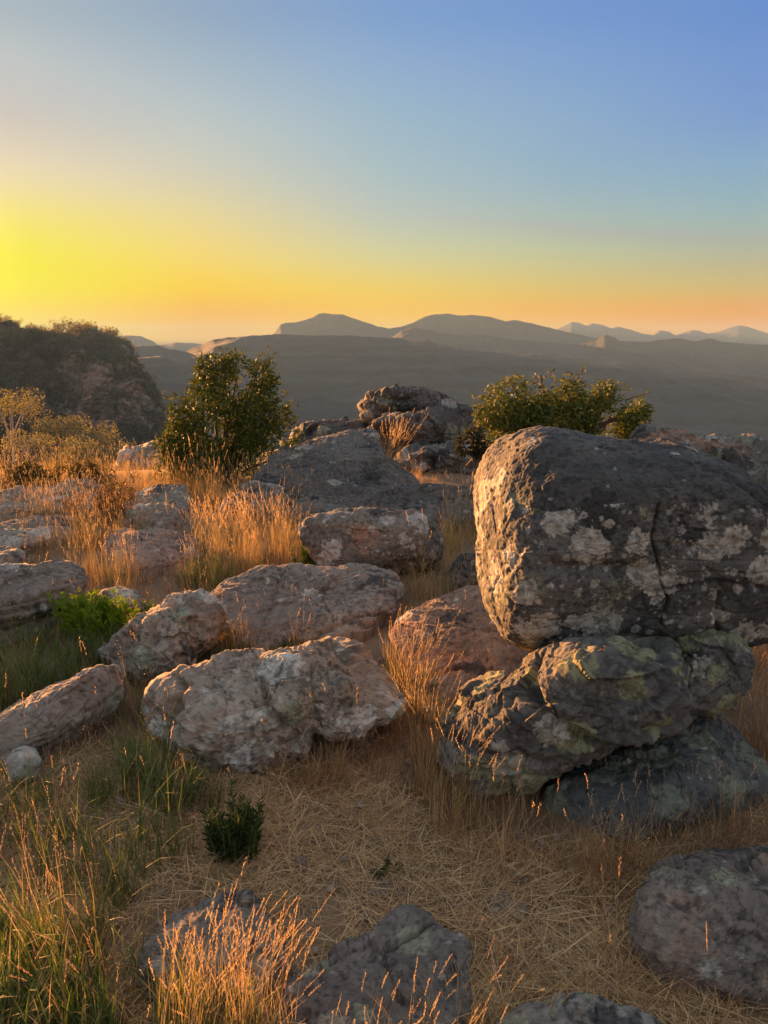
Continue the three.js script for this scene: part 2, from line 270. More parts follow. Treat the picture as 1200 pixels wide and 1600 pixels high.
/* ---------------------------------------------------------------- rocks */
// A rock is a round body whose outline, thickness, flat faces, cracks and bosses are given; noise of several sizes weathers it.
//   out: outline, points of the photograph carried onto the plane through the rock's middle; depth: distance of that plane
//   up: the plane lies flat (a slab seen from above) at this height, else it faces the camera; front, back: thickness on either side of it
function rock(name, label, o) {
  const us = o.out.map((p) => p[0]), vs = o.out.map((p) => p[1]), mu = (Math.min(...us) + Math.max(...us)) / 2, mv = (Math.min(...vs) + Math.max(...vs)) / 2;
  const flat = o.up !== undefined;
  const C = flat ? onLevel(mu, mv, o.up) : at(mu, mv, o.depth);
  const N = flat ? V(o.tilt?.[0] ?? 0, 1, o.tilt?.[1] ?? 0).normalize() : V(0, EYE, 0).sub(C).normalize();
  const A = flat ? V(1, 0, 0) : V(0, 1, 0).cross(N).normalize(); if (flat) A.addScaledVector(N, -A.dot(N)).normalize();
  const B = N.clone().cross(A);
  const local = (u, v) => { const r = ray(u, v), e = V(0, EYE, 0), t = C.clone().sub(e).dot(N) / r.dot(N), p = r.multiplyScalar(t).add(e).sub(C); return [p.dot(A), p.dot(B)]; };
  const grow = o.grow ?? 1.03, poly = o.out.map(([u, v]) => local(mu + (u - mu) * grow, mv + (v - mv) * grow));
  let ca = 0, cb = 0, area = 0;
  poly.forEach((p, i) => { const q = poly[(i + 1) % poly.length], k = p[0] * q[1] - q[0] * p[1]; area += k; ca += (p[0] + q[0]) * k; cb += (p[1] + q[1]) * k; });
  ca /= 3 * area; cb /= 3 * area;
  C.addScaledVector(A, ca).addScaledVector(B, cb);
  const NT = 360, R0 = new Float32Array(NT), R = new Float32Array(NT);
  for (let k = 0; k < NT; k++) {
    const th = k / NT * 2 * Math.PI, dx = Math.cos(th), dy = Math.sin(th); let best = 0;
    poly.forEach((p, i) => {
      const q = poly[(i + 1) % poly.length], px = p[0] - ca, py = p[1] - cb, ex = q[0] - p[0], ey = q[1] - p[1], det = dx * -ey + dy * ex;
      if (Math.abs(det) < 1e-9) return;
      const t = (px * -ey + py * ex) / det, s = (dx * py - dy * px) / det;
      if (s >= -1e-4 && s <= 1.0001 && t > best) best = t;
    });
    R0[k] = best;
  }
  const soft = o.soft ?? 4;
  for (let k = 0; k < NT; k++) { let s = 0, w = 0; for (let j = -soft; j <= soft; j++) { const g = soft + 1 - Math.abs(j); s += g * R0[(k + j + NT) % NT]; w += g; } R[k] = s / w; }
  const Rat = (th) => { const f = ((th / (2 * Math.PI)) % 1 + 1) % 1 * NT, i = Math.floor(f); return mix(R[i % NT], R[(i + 1) % NT], f - i); };
  const mean = R.reduce((a, b) => a + b) / NT, Df = o.front ?? mean * 0.7, Db = o.back ?? Df, e = o.e ?? 2.6, kk = o.k ?? 18;
  const planes = (o.planes ?? []).map(([nx, ny, nz, h]) => ({ n: V(nx, ny, nz).normalize(), h: h * mean }));
  const lower = flat ? 7 : e, facing = V(0, EYE, 0).sub(C).normalize();
  seed((o.seed ?? 1) * 31 + 7);
  for (let k = 0; k < (o.facets ?? 8); k++) {                                // worn flat faces, kept off the rim so that the outline stays
    const a = rnd() * 2 * Math.PI, t = rr(0.25, 1.15), n = N.clone().multiplyScalar(Math.cos(t)).addScaledVector(A, Math.cos(a) * Math.sin(t)).addScaledVector(B, Math.sin(a) * Math.sin(t));
    const ra = Rat(a), sup = Math.pow(Math.pow(ra * Math.sin(t), 1.7) + Math.pow(Df * Math.cos(t), 1.7), 1 / 1.7);
    planes.push({ n, h: sup * rr(0.80, 0.96) });
  }
  const step = o.step ?? 0.012, nT = Math.max(48, Math.min(900, Math.round(2 * Math.PI * mean / step))), arc = (mean + Df) * 0.8;
  const nF = Math.max(16, Math.min(420, Math.round(arc * 1.35 / step))), nB = Math.max(8, Math.round(nF * (flat ? 0.12 : 0.25))), rows = nF + nB;
  const pos = new Float32Array(nT * (rows + 1) * 3), d = V(0, 0, 0), la = new Float32Array(nT * (rows + 1) * 2);
  let w = 0;
  for (let j = 0; j <= rows; j++) {
    const ph = j <= nF ? j / nF * Math.PI / 2 : Math.PI / 2 + (j - nF) / nB * Math.PI / 2;
    for (let i = 0; i < nT; i++) {
      const th = i / nT * 2 * Math.PI, Rt = Rat(th), s = Math.sin(ph) * Rt, c = Math.cos(ph) * (j <= nF ? Df : Db), len = Math.hypot(s, c) || 1;
      const ds = s / len, dc = c / len;
      d.copy(A).multiplyScalar(Math.cos(th) * ds).addScaledVector(B, Math.sin(th) * ds).addScaledVector(N, dc);
      const ee = dc > 0 ? e : lower;
      let r = Math.pow(Math.pow(ds / Rt, ee) + Math.pow(Math.abs(dc) / (dc > 0 ? Df : Db), ee), -1 / ee);
      if (planes.length) { let q = Math.pow(r, -kk); for (const p of planes) { const f = d.dot(p.n); if (f > 0) q += Math.pow(f / p.h, kk); } r = Math.pow(q, -1 / kk); }
      la[w * 2] = Math.cos(th) * ds * r + ca; la[w * 2 + 1] = Math.sin(th) * ds * r + cb;
      pos[w * 3] = C.x + d.x * r; pos[w * 3 + 1] = C.y + d.y * r; pos[w * 3 + 2] = C.z + d.z * r; w++;
    }
  }
  const idx = [];
  for (let j = 0; j < rows; j++) for (let i = 0; i < nT; i++) {
    const a = j * nT + i, b = j * nT + (i + 1) % nT, c = a + nT, f = b + nT;
    if (j) idx.push(a, c, b); if (j < rows - 1 || 1) idx.push(b, c, f);
  }
  const g = new THREE.BufferGeometry();
  g.setAttribute('position', new THREE.BufferAttribute(pos, 3)); g.setIndex(idx); g.computeVertexNormals();
  // weathering
  const nor = g.attributes.normal.array, col = new Float32Array(pos.length), S = o.seed ?? 1, sx = S * 13.7, sz = S * 7.9, W = { lump: 0.05, lumpF: 1.6, mid: 0.014, midF: 5, fine: 0.006, fineF: 20, fissure: 0.007, chip: 0.03, chipF: 4.5, grit: 0.0035, gritF: 60, ...o.w };
  const cracks = (o.cracks ?? []).map((c) => ({ w: c.w ?? 0.012, deep: c.deep ?? 0.03, pts: c.pts.map(([u, v]) => local(u, v)) }));
  const bosses = (o.bosses ?? []).map(([u, v, ru, h]) => { const [a, b] = local(u, v), [a2] = local(u + ru, v); return [a, b, Math.abs(a2 - a), h]; });
  const K = { base: [0.23, 0.175, 0.135], other: [0.31, 0.24, 0.185], dark: 0.2, pale: 0.15, green: 0.1, red: 0.08, paleC: [0.52, 0.48, 0.42], greenC: [0.27, 0.27, 0.19], darkC: [0.055, 0.052, 0.05], redC: [0.36, 0.19, 0.12], size: 1, ...o.c };
  for (let i = 0; i < nT * (rows + 1); i++) {
    const x = pos[i * 3], y = pos[i * 3 + 1], z = pos[i * 3 + 2], X = x + sx, Z = z + sz, a = la[i * 2], b = la[i * 2 + 1];
    const n0 = nor[i * 3], n1 = nor[i * 3 + 1], n2 = nor[i * 3 + 2];
    let h = W.lump * fbm(X * W.lumpF, y * W.lumpF, Z * W.lumpF, 3) + W.mid * fbm(X * W.midF, y * W.midF, Z * W.midF, 3, 0.55) + W.fine * fbm(X * W.fineF, y * W.fineF, Z * W.fineF, 3, 0.6);
    if (W.chip) h += W.chip * chips(X * W.chipF + 0.25 * noise(X * 3, y * 3, Z * 3), y * W.chipF * 1.6, Z * W.chipF) + W.chip * 0.35 * chips(X * W.chipF * 3.1, y * W.chipF * 4.4, Z * W.chipF * 3.1);
    if (W.grit) { const q = noise(X * W.gritF, y * W.gritF, Z * W.gritF); h += W.grit * (q + 0.8 * noise(X * W.gritF * 2.1, y * W.gritF * 2.1, Z * W.gritF * 2.1)) * (0.5 + 0.8 * clamp(0.5 + noise(X * 2.7, y * 2.7, Z * 2.7))); }
    if (W.ridge) h += W.ridge * ridged(X * (W.ridgeF ?? 5), y * (W.ridgeF ?? 5), Z * (W.ridgeF ?? 5), 3);
    if (W.strata) { const q = (y + 0.35 * (W.dip ?? 0) * x) * W.strataF + 0.9 * noise(X * 1.1, y * 0.6, Z * 1.1), f = q - Math.floor(q); h += W.strata * (sstep(0, 0.75, f) - sstep(0.85, 1, f) + 0.5 * noise(Math.floor(q) * 3.7, X, Z)); }
    if (W.crackle) { const cc = cells(X * W.crackleF + 0.3 * noise(X * 9, y * 9, Z * 9), y * W.crackleF * (W.crackleY ?? 1), Z * W.crackleF); h -= W.crackle * (1 - sstep(0.0, 0.16, cc)); }
    if (W.fissure) { const q = noise(X * 2.2 + 0.4 * noise(X * 5, y * 5, Z * 5), y * 11 + 0.8 * noise(X * 3, y * 3, Z * 3), Z * 2.2); h -= W.fissure * (1 - sstep(0, 0.10, Math.abs(q))) * sstep(-0.2, 0.3, noise(X * 1.9, y * 4, Z * 1.9 + 40)); }
    if (W.seam) { const q = noise(X * 1.3, y * 1.3 + 5, Z * 1.3) + 0.15 * noise(X * 7, y * 7, Z * 7); h -= W.seam * (1 - sstep(0, 0.05, Math.abs(q))); }
    if (W.pit) { const q = noise(X * W.pitF, y * W.pitF, Z * W.pitF) + 0.4 * noise(X * W.pitF * 2.3, y * W.pitF * 2.3, Z * W.pitF * 2.3); h -= W.pit * sstep(0.25, 0.6, q); }
    if (W.knob) { const q = blotch(X * W.knobF, y * W.knobF, Z * W.knobF, 0.75, 0.8); h += W.knob * Math.sqrt(Math.max(0, q)); }
    for (const [ba, bb, br, bh] of bosses) { const q = ((a - ba) ** 2 + (b - bb) ** 2) / (br * br); if (q < 4) h += bh * Math.exp(-q * 1.6); }
    for (const c of cracks) {
      let m = 9; const ja = a + 0.012 * noise(a * 22, b * 22, S), jb = b + 0.012 * noise(a * 22, b * 22, S + 9);
      for (let k = 0; k < c.pts.length - 1; k++) { const p = c.pts[k], q = c.pts[k + 1], ex = q[0] - p[0], ey = q[1] - p[1], t = clamp(((ja - p[0]) * ex + (jb - p[1]) * ey) / (ex * ex + ey * ey)); m = Math.min(m, Math.hypot(p[0] + ex * t - ja, p[1] + ey * t - jb)); }
      if (m < c.w * 2.5) h -= c.deep * Math.exp(-((m / c.w) ** 2)) * (n0 * N.x + n1 * N.y + n2 * N.z > 0 ? 1 : 0);
    }
    pos[i * 3] += n0 * h; pos[i * 3 + 1] += n1 * h; pos[i * 3 + 2] += n2 * h;
    // what grows on the stone and what it is made of, by place alone
    const s = K.size, f1 = fbm(X * 2.3 / s, y * 2.3 / s, Z * 2.3 / s, 4), gs = K.grain ?? 1, g1 = fbm(X * 21 * gs, y * 21 * gs, Z * 21 * gs, 4, 0.75), grain = (1 + 0.34 * g1 + rr(-0.16, 0.16)) * (1 - 0.5 * sstep(0.18, 0.42, fbm(X * 34 * gs + 7, y * 34 * gs, Z * 34 * gs, 3, 0.7) + 0.45 * noise(X * 3.1 * gs, y * 3.1 * gs, Z * 3.1 * gs)));
    let t = sstep(-0.4, 0.5, f1), c0 = mix(K.base[0], K.other[0], t), c1 = mix(K.base[1], K.other[1], t), c2 = mix(K.base[2], K.other[2], t);
    const put = (c, k) => { c0 = mix(c0, c[0], k); c1 = mix(c1, c[1], k); c2 = mix(c2, c[2], k); };
    const edge = 0.30 * noise(X * 14 / s, y * 14 / s, Z * 14 / s) + 0.22 * noise(X * 38 / s, y * 38 / s, Z * 38 / s);
    if (K.red) put(K.redC, 0.85 * sstep(0.55 - K.red, 0.85 - K.red, fbm(X * 1.7 / s + 31, y * 1.7 / s, Z * 1.7 / s, 3) * 0.8 + edge * 0.35 + 0.1));
    if (K.dark) put(K.darkC, 0.88 * sstep(0.5 - K.dark, 0.62 - K.dark, fbm(X * 2.6 / s - 11, y * 2.6 / s, Z * 2.6 / s, 3) * 0.7 + edge));
    if (K.green) { const gk = K.steep ? (n1 < 0.4 ? 1.3 : 0.1) : 1, q = blotch(X * 7.5 / s + 3, y * 7.5 / s, Z * 7.5 / s, K.green * gk, 0.75); put(K.greenC, 0.8 * sstep(0.0, 0.03, q + 0.2 * edge) * sstep(-0.75, -0.1, edge + 0.25 * noise(X * 60, y * 60, Z * 60))); }
    if (K.pale) { const pale = K.pale * (K.steep ? (n1 < 0.4 ? 1.6 : 0.12) : 1), e2 = 0.16 * edge + 0.1 * noise(X * 90 / s, y * 90 / s, Z * 90 / s), q = blotch(X * 6.4 / s + 17, y * 6.4 / s, Z * 6.4 / s, pale, 0.7) + e2; put(K.paleC, 0.8 * sstep(0.0, 0.02, q) * (0.72 + 0.28 * sstep(-0.1, 0.15, noise(X * 40 / s, y * 40 / s, Z * 40 / s)))); const q2 = blotch(X * 19 / s, y * 19 / s, Z * 19 / s, pale * 0.6, 0.6) + e2; put(K.paleC, 0.6 * sstep(0.0, 0.04, q2)); const q3 = blotch(X * 41 / s + 5, y * 41 / s, Z * 41 / s, pale * 0.5, 0.6) + e2; put(K.paleC, 0.45 * sstep(0.0, 0.06, q3)); }
    col[i * 3] = c0 * grain; col[i * 3 + 1] = c1 * grain; col[i * 3 + 2] = c2 * grain * 0.92;
  }
  // what lies well under the ground is left out
  const keep = [];
  for (let k = 0; k < idx.length; k += 3) if (o.deepBelow || [0, 1, 2].some((q) => { const v = idx[k + q] * 3; return pos[v + 1] > groundY(pos[v], pos[v + 2]) - 0.08; })) keep.push(idx[k], idx[k + 1], idx[k + 2]);
  g.setIndex(keep); g.setAttribute('color', new THREE.BufferAttribute(col, 3)); g.computeVertexNormals();
  const m = new THREE.Mesh(g, ROCK);
  rockTriangles += keep.length / 3;
  return top(m, name, label, o.category ?? 'rock', o.group);
}
let rockTriangles = 0;

const HARD = { base: [0.095, 0.088, 0.08], other: [0.17, 0.152, 0.134], dark: 0.3, darkC: [0.04, 0.038, 0.036], pale: 0.12, paleC: [0.44, 0.40, 0.34], green: 0.12, greenC: [0.21, 0.205, 0.135], red: 0.05 };
// the stack at the right
rock('boulder', 'huge dark grey boulder at the right with a sunlit left flank and pale lichen patches', { seed: 3, depth: 3.15, e: 3.2, front: 0.62, back: 0.62, step: 0.0052, soft: 3, k: 8, facets: 3, grow: 1.05,
  out: [[726, 765], [732, 728], [752, 702], [786, 686], [820, 676], [850, 671], [880, 673], [910, 678], [971, 686], [1058, 696], [1105, 714], [1158, 742], [1187, 770], [1225, 792], [1262, 840], [1270, 920], [1250, 985], [1180, 1000], [1110, 1003], [1040, 998], [985, 990], [965, 1010], [930, 1016], [880, 1010], [830, 1006], [790, 990], [760, 950], [746, 900], [736, 840]],
  planes: [[0.02, 0.93, 0.36, 0.80], [0.06, -0.12, 1, 0.72], [-0.97, 0.10, 0.20, 0.98]],
  cracks: [{ pts: [[985, 800], [978, 850], [985, 880], [992, 910], [1000, 930], [992, 970]], w: 0.005, deep: 0.025 }, { pts: [[1040, 740], [1090, 760], [1140, 800], [1150, 860]], w: 0.01, deep: 0.025 }, { pts: [[845, 880], [905, 885], [960, 890]], w: 0.03, deep: 0.03 }, { pts: [[1080, 905], [1072, 950], [1078, 1000]], w: 0.012, deep: 0.03 }, { pts: [[1000, 915], [1060, 905], [1140, 915]], w: 0.008, deep: 0.02 }],
  w: { lump: 0.04, mid: 0.009, midF: 6, fine: 0.004, fineF: 26, fissure: 0.006, seam: 0.006, chip: 0.008, chipF: 5, grit: 0.003, gritF: 60 },
  c: { ...HARD, base: [0.072, 0.068, 0.064], other: [0.13, 0.119, 0.107], pale: 0.24, paleC: [0.50, 0.45, 0.385], steep: 1, green: 0.16, dark: 0.32, size: 0.8, red: 0 } });
rock('lumpy_rock', 'knobbly dark rock with a sunlit crest right below the huge boulder', { seed: 5, depth: 2.68, e: 2.7, front: 0.36, back: 0.45, step: 0.0055, soft: 2, grow: 1.04, facets: 6,
  out: [[707, 1129], [712, 1100], [735, 1070], [765, 1058], [800, 1060], [820, 1050], [832, 1022], [880, 1012], [960, 1000], [1040, 1010], [1058, 1050], [1062, 1095], [1050, 1122], [1020, 1135], [975, 1152], [930, 1175], [890, 1195], [840, 1222], [790, 1240], [758, 1242], [730, 1228], [712, 1175]],
  bosses: [[765, 1100, 60, 0.05], [870, 1080, 70, 0.04], [1000, 1070, 60, 0.04], [780, 1200, 50, -0.03], [820, 1075, 14, -0.05], [860, 1170, 60, -0.04]],
  cracks: [{ pts: [[835, 1030], [825, 1075], [850, 1110], [900, 1140]], w: 0.02, deep: 0.04 }, { pts: [[720, 1150], [780, 1165], [850, 1180]], w: 0.015, deep: 0.03 }],
  w: { lump: 0.04, lumpF: 3, mid: 0.012, midF: 9, chip: 0.035, chipF: 5, seam: 0.015 }, c: { ...HARD, greenC: [0.26, 0.255, 0.14], green: 0.6, pale: 0.05, red: 0.15 } });
rock('rounded_rock', 'rounded greenish rock wedged under the right end of the huge boulder', { seed: 6, depth: 2.85, e: 2.8, front: 0.22, back: 0.4, step: 0.006, grow: 1.06, facets: 5,
  out: [[1040, 1010], [1060, 990], [1110, 985], [1150, 1000], [1166, 1030], [1164, 1065], [1140, 1100], [1115, 1116], [1080, 1118], [1058, 1105], [1046, 1050]],
  w: { lump: 0.03, chip: 0.02 }, c: { ...HARD, greenC: [0.26, 0.255, 0.14], green: 0.7, pale: 0.05, dark: 0.22 } });
rock('flat_slab', 'flat blue grey lichened slab on the ground below the boulder stack', { seed: 7, up: 0.05, e: 4, front: 0.10, back: 0.3, step: 0.006, tilt: [-0.04, 0.22], facets: 4,
  out: [[838, 1262], [860, 1225], [930, 1178], [1000, 1140], [1060, 1118], [1110, 1118], [1160, 1138], [1195, 1165], [1205, 1205], [1175, 1242], [1105, 1268], [1045, 1295], [985, 1322], [920, 1318], [865, 1295]],
  w: { lump: 0.025, lumpF: 2.5, chip: 0.02, chipF: 4 }, c: { base: [0.085, 0.088, 0.084], other: [0.14, 0.14, 0.128], dark: 0.28, pale: 0.04, green: 0.5, greenC: [0.19, 0.205, 0.15], red: 0.02, size: 0.8 } });
rock('sloping_slab', 'reddish sloping slab left of the boulder stack with black stains', { seed: 8, up: 0.09, e: 4, front: 0.07, back: 0.5, step: 0.0065, tilt: [-0.08, 0.2], facets: 4,
  out: [[612, 990], [636, 962], [690, 940], [740, 926], [785, 914], [860, 950], [910, 1010], [860, 1090], [770, 1140], [712, 1172], [672, 1140], [640, 1070]],
  cracks: [{ pts: [[640, 1050], [720, 1030], [790, 1035]], w: 0.015, deep: 0.025 }],
  w: { lump: 0.04, chip: 0.016, chipF: 3, strata: 0.008, strataF: 22 }, c: { base: [0.19, 0.14, 0.11], other: [0.27, 0.205, 0.16], dark: 0.2, pale: 0.05, green: 0.05, red: 0.34 } });
rock('back_slab', 'broad rock top showing behind the huge boulder at the right edge', { seed: 9, depth: 6.2, e: 2.8, front: 0.9, back: 1.2, step: 0.013,
  out: [[930, 720], [985, 686], [1010, 677], [1060, 668], [1130, 672], [1200, 682], [1290, 700], [1330, 800], [1250, 960], [1100, 960], [960, 900]],
  planes: [[0, 0.95, 0.3, 0.62]], w: { lump: 0.09, mid: 0.03, midF: 4, fine: 0.01, fineF: 16, chip: 0.07, chipF: 2.2, strata: 0.02, strataF: 9 }, c: { ...HARD, base: [0.13, 0.11, 0.09], other: [0.2, 0.17, 0.14], red: 0.16, size: 1.5 } });
// the middle
rock('round_boulder', 'rounded grey boulder with white lichen patches in the middle of the clearing', { seed: 11, depth: 5.5, e: 2.9, front: 0.42, back: 0.4, step: 0.0075, soft: 3, facets: 6,
  out: [[476, 832], [482, 815], [500, 806], [530, 800], [580, 796], [640, 797], [668, 808], [686, 830], [693, 855], [686, 880], [660, 892], [600, 896], [540, 898], [505, 892], [490, 868]],
  planes: [[0, 0.95, 0.3, 0.72]], w: { lump: 0.03, mid: 0.010, seam: 0.006, chip: 0.016 }, c: { base: [0.155, 0.125, 0.1], other: [0.22, 0.175, 0.14], dark: 0.16, pale: 0.26, paleC: [0.52, 0.46, 0.41], green: 0.04, red: 0.08, size: 1.1 } });
rock('broad_slab', 'broad reddish grey slab below the rounded grey boulder', { seed: 12, up: 0.07, e: 4, front: 0.07, back: 0.5, step: 0.0075, tilt: [0.03, 0.12], facets: 4,
  out: [[322, 940], [342, 918], [400, 900], [470, 895], [550, 896], [616, 906], [626, 930], [612, 956], [570, 980], [500, 1010], [440, 1035], [395, 1035], [370, 1000], [345, 965]],
  cracks: [{ pts: [[440, 900], [420, 950], [395, 1000]], w: 0.010, deep: 0.02 }, { pts: [[600, 945], [560, 958], [500, 975], [430, 1005]], w: 0.012, deep: 0.03 }, { pts: [[520, 900], [500, 930], [520, 965]], w: 0.006, deep: 0.015 }],
  w: { lump: 0.05, lumpF: 1.8, mid: 0.018, midF: 4, chip: 0.014, chipF: 2.6, strata: 0.008, strataF: 26 }, c: { base: [0.22, 0.165, 0.13], other: [0.29, 0.225, 0.18], dark: 0.1, pale: 0.03, green: 0.02, red: 0.16 } });
rock('pale_rock', 'big pale knobbly rock in the middle foreground with white lichen front', { seed: 13, depth: 2.98, e: 2.8, front: 0.3, back: 0.42, step: 0.0052, soft: 2, grow: 1.04, facets: 6,
  out: [[212, 1110], [222, 1088], [243, 1072], [286, 1052], [325, 1042], [368, 1028], [420, 1022], [472, 1012], [520, 990], [552, 984], [575, 1000], [593, 1033], [617, 1072], [621, 1106], [602, 1124], [576, 1137], [562, 1158], [538, 1157], [515, 1138], [489, 1143], [463, 1178], [420, 1196], [368, 1206], [325, 1192], [290, 1178], [260, 1160], [230, 1145]],
  planes: [[0, 0.86, 0.5, 0.62]], bosses: [[540, 1075, 40, 0.05], [470, 1090, 45, 0.045], [350, 1120, 60, 0.06], [425, 1105, 14, -0.045], [505, 1110, 12, -0.03], [262, 1095, 30, 0.05], [302, 1085, 14, 0.04], [280, 1130, 20, -0.05], [312, 1110, 10, -0.05], [495, 1140, 26, -0.06]],
  cracks: [{ pts: [[424, 1060], [428, 1085], [440, 1110], [460, 1130]], w: 0.014, deep: 0.05 }, { pts: [[500, 1045], [498, 1080], [505, 1130]], w: 0.009, deep: 0.025 }, { pts: [[300, 1060], [318, 1080], [296, 1115], [285, 1150]], w: 0.012, deep: 0.05 }, { pts: [[360, 1060], [375, 1100], [365, 1160]], w: 0.005, deep: 0.015 }],
  w: { lump: 0.035, lumpF: 3.2, mid: 0.010, midF: 10, fine: 0.006, knob: 0.022, knobF: 7, seam: 0.010, chip: 0.022, chipF: 6 }, c: { base: [0.29, 0.225, 0.175], other: [0.37, 0.30, 0.24], dark: 0.2, darkC: [0.11, 0.09, 0.065], pale: 0.40, paleC: [0.60, 0.57, 0.52], green: 0.08, greenC: [0.30, 0.30, 0.2], red: 0.08, steep: 1 } });
rock('pitted_rock', 'pitted rock with round knobs between the green bush and the broad slab', { seed: 14, depth: 3.75, e: 2.5, front: 0.28, back: 0.4, step: 0.006, soft: 2, grow: 1.06, facets: 5,
  out: [[160, 1022], [178, 992], [215, 968], [245, 949], [280, 937], [318, 938], [340, 952], [336, 985], [318, 1012], [295, 1042], [262, 1060], [235, 1062], [205, 1056], [175, 1046]],
  bosses: [[270, 1015, 22, 0.04], [215, 1000, 20, -0.04], [300, 965, 18, 0.03], [238, 975, 16, 0.03], [252, 998, 10, -0.05], [285, 1035, 18, 0.04]],
  w: { lump: 0.05, lumpF: 3, mid: 0.014, midF: 9, knob: 0.03, knobF: 8, pit: 0.03, pitF: 9, chip: 0.03 }, c: { base: [0.23, 0.18, 0.14], other: [0.32, 0.255, 0.2], dark: 0.14, pale: 0.16, red: 0.2 } });
rock('long_rock', 'long sloping rock with mottled lichen low at the left edge', { seed: 15, depth: 2.95, e: 2.7, front: 0.28, back: 0.3, step: 0.0055, facets: 4, grow: 1.14,
  out: [[-70, 1170], [-20, 1130], [25, 1111], [75, 1082], [112, 1064], [145, 1050], [170, 1054], [185, 1072], [182, 1096], [160, 1128], [140, 1148], [107, 1174], [70, 1196], [50, 1225], [0, 1250], [-70, 1270]],
  w: { lump: 0.03, mid: 0.010, chip: 0.02 }, c: { base: [0.22, 0.17, 0.135], other: [0.29, 0.235, 0.19], dark: 0.2, pale: 0.2, paleC: [0.4, 0.35, 0.3], green: 0.12, red: 0.16 } });
rock('knob_stone', 'smooth pale grey knob of stone against the long sloping rock', { seed: 16, depth: 2.62, e: 2.3, front: 0.09, back: 0.12, step: 0.005, facets: 2,
  out: [[14, 1190], [22, 1172], [40, 1165], [58, 1172], [64, 1190], [58, 1212], [42, 1222], [20, 1218]],
  w: { lump: 0.012, lumpF: 6, mid: 0.005, fine: 0.003, chip: 0.004, fissure: 0, grit: 0.0015 }, c: { base: [0.33, 0.31, 0.28], other: [0.39, 0.365, 0.33], dark: 0, pale: 0.05, green: 0, red: 0 } });
rock('layered_boulder', 'big rounded boulder with streaked top at the left edge above the grass', { seed: 17, depth: 4.3, e: 2.9, front: 0.4, back: 0.7, step: 0.007, facets: 5,
  out: [[-140, 930], [-90, 895], [-30, 888], [40, 884], [90, 878], [117, 888], [131, 908], [124, 935], [90, 952], [50, 966], [0, 984], [-60, 1000], [-130, 1000]],
  planes: [[0, 0.95, 0.25, 0.5]], w: { lump: 0.03, mid: 0.012, chip: 0.02, chipF: 3.5, strata: 0.012, strataF: 20 }, c: { base: [0.22, 0.17, 0.135], other: [0.3, 0.24, 0.19], dark: 0.13, pale: 0.08, red: 0.16 } });
rock('under_slab', 'tilted slab under the streaked boulder at the left edge', { seed: 18, depth: 4.1, e: 2.8, front: 0.3, back: 0.4, step: 0.008,
  out: [[-120, 1010], [-40, 1000], [20, 983], [70, 968], [98, 972], [96, 998], [60, 1032], [20, 1062], [-60, 1100], [-120, 1100]],
  w: { lump: 0.03, chip: 0.03, strata: 0.014, strataF: 14, dip: -1 }, c: { base: [0.22, 0.175, 0.135], other: [0.28, 0.23, 0.18], dark: 0.15, pale: 0.05, red: 0.12 } });
rock('small_rock', 'small rock half hidden behind the bright green bush', { seed: 19, depth: 4.5, e: 2.5, front: 0.14, back: 0.2, step: 0.009,
  out: [[152, 936], [160, 922], [185, 915], [210, 918], [224, 932], [222, 950], [190, 962], [160, 955]], w: { lump: 0.02, chip: 0.02 }, c: { red: 0.2 } });
// the foreground
rock('leaning_stone', 'grey stone at the bottom left behind the orange tipped grass tuft', { seed: 21, up: 0.06, e: 3.2, front: 0.07, back: 0.25, step: 0.0045, tilt: [-0.12, 0.24], facets: 6,
  out: [[203, 1495], [214, 1462], [250, 1440], [300, 1418], [350, 1396], [385, 1390], [404, 1408], [432, 1440], [450, 1500], [390, 1560], [280, 1570], [215, 1540]],
  w: { lump: 0.02, lumpF: 3, mid: 0.008, chip: 0.016, chipF: 8, grit: 0.002, gritF: 90, fissure: 0.004, fine: 0.003, fineF: 40 }, c: { base: [0.18, 0.155, 0.13], other: [0.25, 0.215, 0.18], dark: 0.18, pale: 0.1, paleC: [0.36, 0.35, 0.3], green: 0.12, red: 0.12, size: 0.6, grain: 1.6 } });
rock('pointed_slab', 'dark pointed slab lying in the straw at the bottom middle', { seed: 22, up: 0.03, e: 4, front: 0.05, back: 0.2, step: 0.0045, tilt: [0.03, 0.16], facets: 4,
  out: [[674, 1411], [705, 1420], [730, 1446], [736, 1472], [730, 1516], [734, 1580], [690, 1660], [560, 1690], [415, 1660], [424, 1600], [434, 1556], [466, 1518], [500, 1490], [575, 1457], [625, 1432]],
  cracks: [{ pts: [[720, 1438], [665, 1480], [625, 1502]], w: 0.006, deep: 0.02 }],
  w: { lump: 0.02, lumpF: 3, mid: 0.008, chip: 0.016, chipF: 7, grit: 0.002, gritF: 90, fissure: 0.004, fine: 0.003, fineF: 40 }, c: { base: [0.135, 0.115, 0.1], other: [0.2, 0.165, 0.14], dark: 0.22, pale: 0.06, paleC: [0.36, 0.35, 0.3], green: 0.08, red: 0.26, size: 0.6, grain: 1.6 } });
